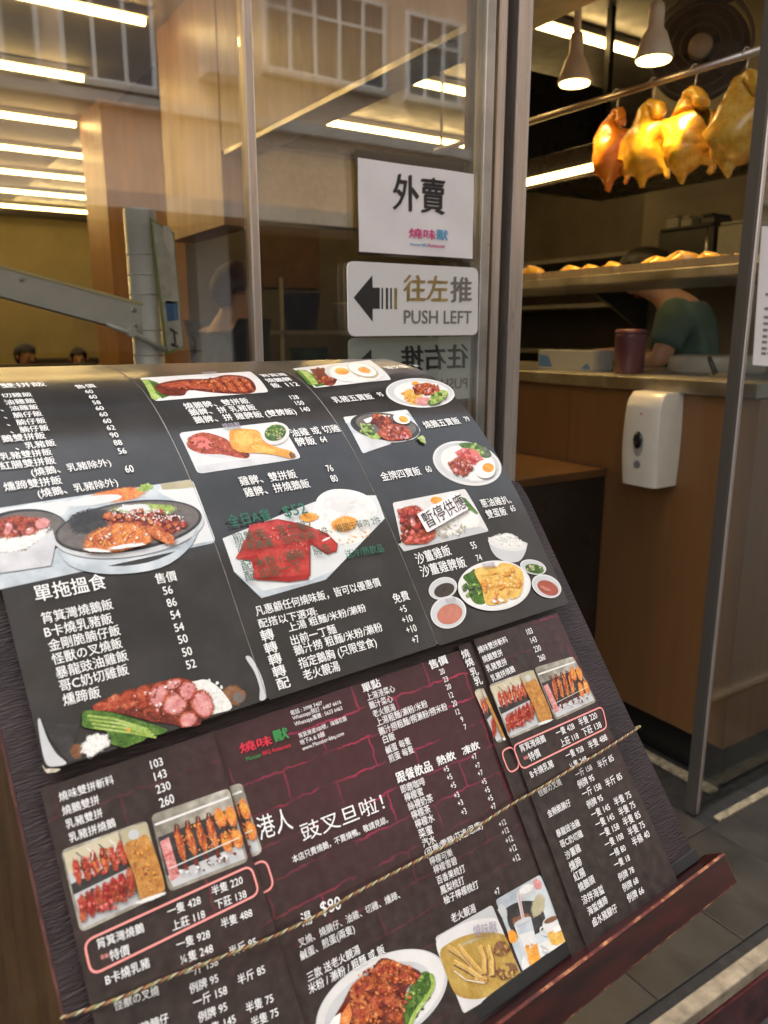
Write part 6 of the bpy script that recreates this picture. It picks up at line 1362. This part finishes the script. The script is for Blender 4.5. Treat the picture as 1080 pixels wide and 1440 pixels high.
for (x, m_, h_, lab, nm) in [(1.03, 'bottle_clear', .18, 'clear sauce bottle standing on the dark sideboard', 'bottle'), (1.13, 'bottle_clear', .15, 'short clear bottle standing on the dark sideboard', 'bottle'), (1.38, 'bottle_red', .20, 'red sauce bottle standing on the dark sideboard', 'bottle'), (1.27, 'cup_orange', .09, 'orange cup standing on the dark sideboard', 'cup')]:
    t = thing(nm, (x, 4.45, 1.0105), lab, nm)
    if nm == 'bottle': MB().lathe((x, 4.45, 1.0105), [(.026, 0), (.028, .004), (.028, h_ * .6), (.013, h_ * .78), (.012, h_ * .92)], 14).build('body', m_, t, True); MB().lathe((x, 4.45, 1.0105 + h_ * .921), [(.014, 0), (.014, h_ * .08)], 14).build('cap', 'plastic_white', t)
    else: MB().lathe((x, 4.45, 1.0105), [(.028, 0), (.036, h_), (.032, h_), (.025, .006)], 16).build('body', m_, t, True); MB().tube([(x + .032, 4.45, 1.03), (x + .055, 4.45, 1.045), (x + .055, 4.45, 1.075), (x + .034, 4.45, 1.09)], .004, 6).build('handle', m_, t, True)
# board with pictures on the kitchen wall, shelf below
pb = thing('menu_board', (3.0, 6.38, 1.9), 'brown picture board on the dim kitchen wall', 'board')
mat('board_brown', (0.10, 0.045, 0.022), 0.5, var=0.3, vscale=6); mat('kit_olive', (0.20, 0.165, 0.07), 0.6, var=0.15)
MB().box((2.75, 6.372, 1.75), (3.45, 6.398, 2.25)).build('panel', 'board_brown', pb); MB().box((2.73, 6.366, 2.251), (3.47, 6.398, 2.28)).build('frame', 'steel_dark', pb)
wl = thing('cladding_panel', (3.6, 6.36, 0), 'olive panel above the picture board on the kitchen wall', 'wall panel')
MB().box((2.72, 6.375, 2.30), (4.9, 6.398, 2.86)).build('panel', 'kit_olive', wl); MB().box((2.72, 6.370, 2.285), (4.9, 6.398, 2.2985)).build('trim', 'steel_dark', wl)
ks = thing('kitchen_rack', (2.7, 4.8, 0), 'dim kitchen rack of stacked containers behind the customer', 'rack')
for z in (.5, .95, 1.35): MB().box((2.2, 4.6, z), (3.6, 5.0, z + .025)).build('board', 'kit_grey', ks)
for (x, y) in ((2.22, 4.62), (3.58, 4.62), (2.22, 4.98), (3.58, 4.98)): MB().tube([(x, y, 0), (x, y, 1.7)], .013, 8).build('upright', 'kit_grey', ks, True)
mat('tub_blue', (0.03, 0.03, 0.09), 0.4); mat('tub_teal', (0.04, 0.09, 0.085), 0.4)
for i, (x, z, h_, m_, lab) in enumerate([(2.45, 1.3755, .22, 'tub_blue', 'dark blue tub on the top board of the kitchen rack'), (2.85, 1.3755, .16, 'kit_pale', 'pale tub on the top board of the kitchen rack'), (3.2, 1.3755, .24, 'tub_blue', 'tall dark blue tub on the top board of the kitchen rack'), (2.5, .9755, .26, 'tub_teal', 'teal tub on the middle board of the kitchen rack'), (2.95, .9755, .2, 'kit_dark', 'black tub on the middle board of the kitchen rack'), (3.3, .9755, .24, 'tub_teal', 'wide teal tub on the middle board of the kitchen rack')]):
    t = thing('tub', (x, 4.8, z), lab, 'tub'); MB().lathe((x, 4.8, z), [(.10, 0), (.13, h_), (.13, h_ + .01)], 20).build('body', m_, t, True); MB().lathe((x, 4.8, z + h_ + .0105), [(.137, 0), (.137, .012), (.12, .018)], 20).build('lid', m_, t)

# grey steel post with sloping arm and a hanging board, just inside the window
mat('post_grey', (0.60, 0.60, 0.56), 0.32, 0.2, var=0.06, coat=0.2); mat('arm_highlight', (0.62, 0.52, 0.25), 0.4); mat('clip_green', (0.22, 0.27, 0.08), 0.4); mat('clip_paper', (0.46, 0.45, 0.38), 0.4, var=0.25, vscale=25)
YP = 1.62
c = atY(203, 400, YP); xp = c[0]; ztop = atY(195, 295, YP)[2]
pg = thing('steel_post', (xp, YP, 0), 'grey steel post with sloping arm just inside the window', 'post')
m = MB().tube([(xp, YP, 0.012), (xp, YP, ztop)], 0.031, 20); m.build('column', 'post_grey', pg, True)
for y_ in (360, 388, 415, 465, 500): z_ = atY(205, y_, YP)[2]; MB().lathe((xp, YP, z_), [(0.0318, 0), (0.0322, 0.0015), (0.0318, 0.003)], 20).build('joint_ring', 'post_grey', pg, True)
MB().lathe((xp, YP, 0.0), [(0.16, 0), (0.16, 0.008), (0.04, 0.0115)], 24).build('foot', 'post_grey', pg)
def armf(px0, px1): a_ = atY(*px0, YP); b2_ = atY(*px1, YP); return a_, b2_
tl, tr_ = armf((0, 374), (198, 427)); bl, br_ = armf((0, 413), (212, 474))
ex_ = (tr_ - tl) / np.linalg.norm(tr_ - tl); tl2 = tl - ex_ * 0.5; bl2 = bl - ex_ * 0.5 - np.array([0, 0, -0.004])
def prism(p, y0, y1): 
    q = [(a_[0], y0, a_[2]) for a_ in p] + [(a_[0], y1, a_[2]) for a_ in p]; n_ = len(p)
    return MB().add(q, [tuple(range(n_)), tuple(range(2 * n_ - 1, n_ - 1, -1))] + [(i, i + n_, (i + 1) % n_ + n_, (i + 1) % n_) for i in range(n_)])
dz = np.array([0, 0, -0.006])
prism([tl2 + dz, tr_ + dz, br_, bl2], YP - 0.026, YP + 0.026).build('arm', 'post_grey', pg)
prism([tl2, tr_, tr_ + dz * .98, tl2 + dz * .98], YP - 0.028, YP + 0.028).build('arm_highlight', 'arm_highlight', pg)  # yellow strip colours in the highlight along the arm's top edge
h0, h1, h2 = atY(150, 455, YP - .03), atY(185, 468, YP - .035), atY(232, 492, YP - .035)
MB().tube([h0, h1, h2], 0.006, 8).build('stay_rod', 'post_grey', pg, True); MB().box((h1[0] - .008, YP - .045, h1[2] - .008), (h1[0] + .008, YP - .0265, h1[2] + .010), .002).build('clamp', 'post_grey', pg)
for (px_, py_) in ((188, 436), (190, 458), (30, 392)):
    c_ = atY(px_, py_, YP - .026); MB().lathe((c_[0], YP - .0262, c_[2]), [(.0055, 0), (.0055, .003), (.003, .0042)], 8, axis=(0, -1, 0)).build('bolt', 'steel_worn', pg)
hb = thing('hanging_board', (xp + .04, YP - .03, 1.3), 'narrow clipboard with paper and stickers clipped to the steel post', 'clipboard')
YB_ = YP - 0.036
bq = [atY(*q, YB_) for q in [(211, 306), (245, 327), (259, 490), (233, 499)]]
prism(bq, YB_, YB_ + .004).build('board', 'clip_green', hb)
bq2 = [atY(*q, YB_) for q in [(214, 311), (243, 329), (257, 486), (236, 494)]]
prism(bq2, YB_ - .0012, YB_ - .0002).build('sheet', 'clip_paper', hb)
for (q, m_, nm) in [([(229, 317), (239, 319), (245, 345), (243, 361), (235, 352), (229, 335)], 'plastic_white', 'sticker'), ([(232, 423), (249, 424), (251, 450), (235, 452)], 'print_blue', 'sticker'), ([(231, 420), (249, 421), (249, 427), (232, 427)], 'plastic_white', 'sticker')]:
    prism([atY(*k_, YB_) for k_ in q], YB_ - .0022, YB_ - .0014).build(nm, m_, hb)
for q in ([(239, 461), (250, 468), (249, 471), (238, 464)], [(243, 467), (246, 468), (248, 484), (245, 484)], [(241, 482), (251, 486), (250, 490), (240, 486)]): prism([atY(*k_, YB_) for k_ in q], YB_ - .0022, YB_ - .0014).build('print', 'ink_black', hb)

# ------------------------------------------------------------------ block of flats across the street, seen mirrored in the door glass
YB2 = 2 * (YF + 0.006) - 11.3
bd = thing('apartment_building', (4, YB2, -0.16), 'beige block of flats with white framed windows across the street', 'building')
x0, x1 = -7.0, 17.0
MB().box((x0, YB2 - 8, 3.0), (x1 + 8, YB2, 21.3)).build('wall', 'facade', bd)
MB().box((x0, YB2 - 8, -0.16), (x1, YB2 - 1.2, 2.999)).build('shopfront_recess', 'shop_dark', bd)
MB().box((x0 - .1, YB2 + .002, 2.90), (x1 + .1, YB2 + .9, 3.10)).build('canopy', 'facade_trim', bd)
for x in (-6.5, -1.2, 4.1, 9.4, 14.7): MB().box((x, YB2 - 1.19, -0.16), (x + .5, YB2 - .01, 2.898)).build('pier', 'facade_trim', bd)
for z in (4.30, 7.15, 10.0, 12.85, 15.7, 18.55): MB().box((x0, YB2 + .003, z), (x1 + 8, YB2 + .12, z + .14)).build('ledge', 'facade_trim', bd)
for x in (3.78, 9.1): MB().tube([(x, YB2 + .08, 3.11), (x, YB2 + .08, 21.2)], .055, 8).build('drainpipe', 'facade_trim', bd, True)
def window(x, z, w_, h_):
    f = MB(); y0_, y1_ = YB2 - .0, YB2 + .06; b = .05
    f.box((x, y0_ + .004, z), (x + b, y1_, z + h_)); f.box((x + w_ - b, y0_ + .004, z), (x + w_, y1_, z + h_)); f.box((x + b + .001, y0_ + .004, z), (x + w_ - b - .001, y1_, z + b)); f.box((x + b + .001, y0_ + .004, z + h_ - b), (x + w_ - b - .001, y1_, z + h_))
    n_ = max(2, round(w_ / .42))
    for i in range(1, n_): xx = x + w_ * i / n_; f.box((xx - .022, y0_ + .006, z + b + .001), (xx + .022, y1_ - .004, z + h_ - b - .001))
    f.box((x + b + .001, y0_ + .008, z + h_ * .66), (x + w_ - b - .001, y1_ - .008, z + h_ * .66 + .04))
    wo = f.build('window', 'win_frame', bd)
    MB().box((x + .02, y0_ + .012, z + .02), (x + w_ - .02, y0_ + .02, z + h_ - .02)).build('pane', 'win_glass', wo)
    MB().box((x - .05, y1_ + .001 - .06 + .004, z - .07), (x + w_ + .05, y1_ + .08, z - .002)).build('sill', 'facade_trim', wo)
for fl_ in range(6):
    zz = 4.55 + fl_ * 2.85
    for (x, w_) in ((-5.6, 1.3), (-3.4, 1.3), (-1.2, 1.3), (0.9, 1.3), (2.45, 1.2), (5.25, 2.1), (7.75, 1.1), (10.2, 2.1), (13.0, 1.3), (15.2, 2.1), (18.2, 1.3), (20.4, 2.1)):
        window(x, zz + (0.55 if x > 4 else 0), w_, 1.25)
    for (x, w_) in ((4.25, .7), (9.35, .6)):
        MB().box((x, YB2 + .004, zz + .25), (x + w_, YB2 + .42, zz + .78), .02).build('air_conditioner', 'facade_trim', bd)
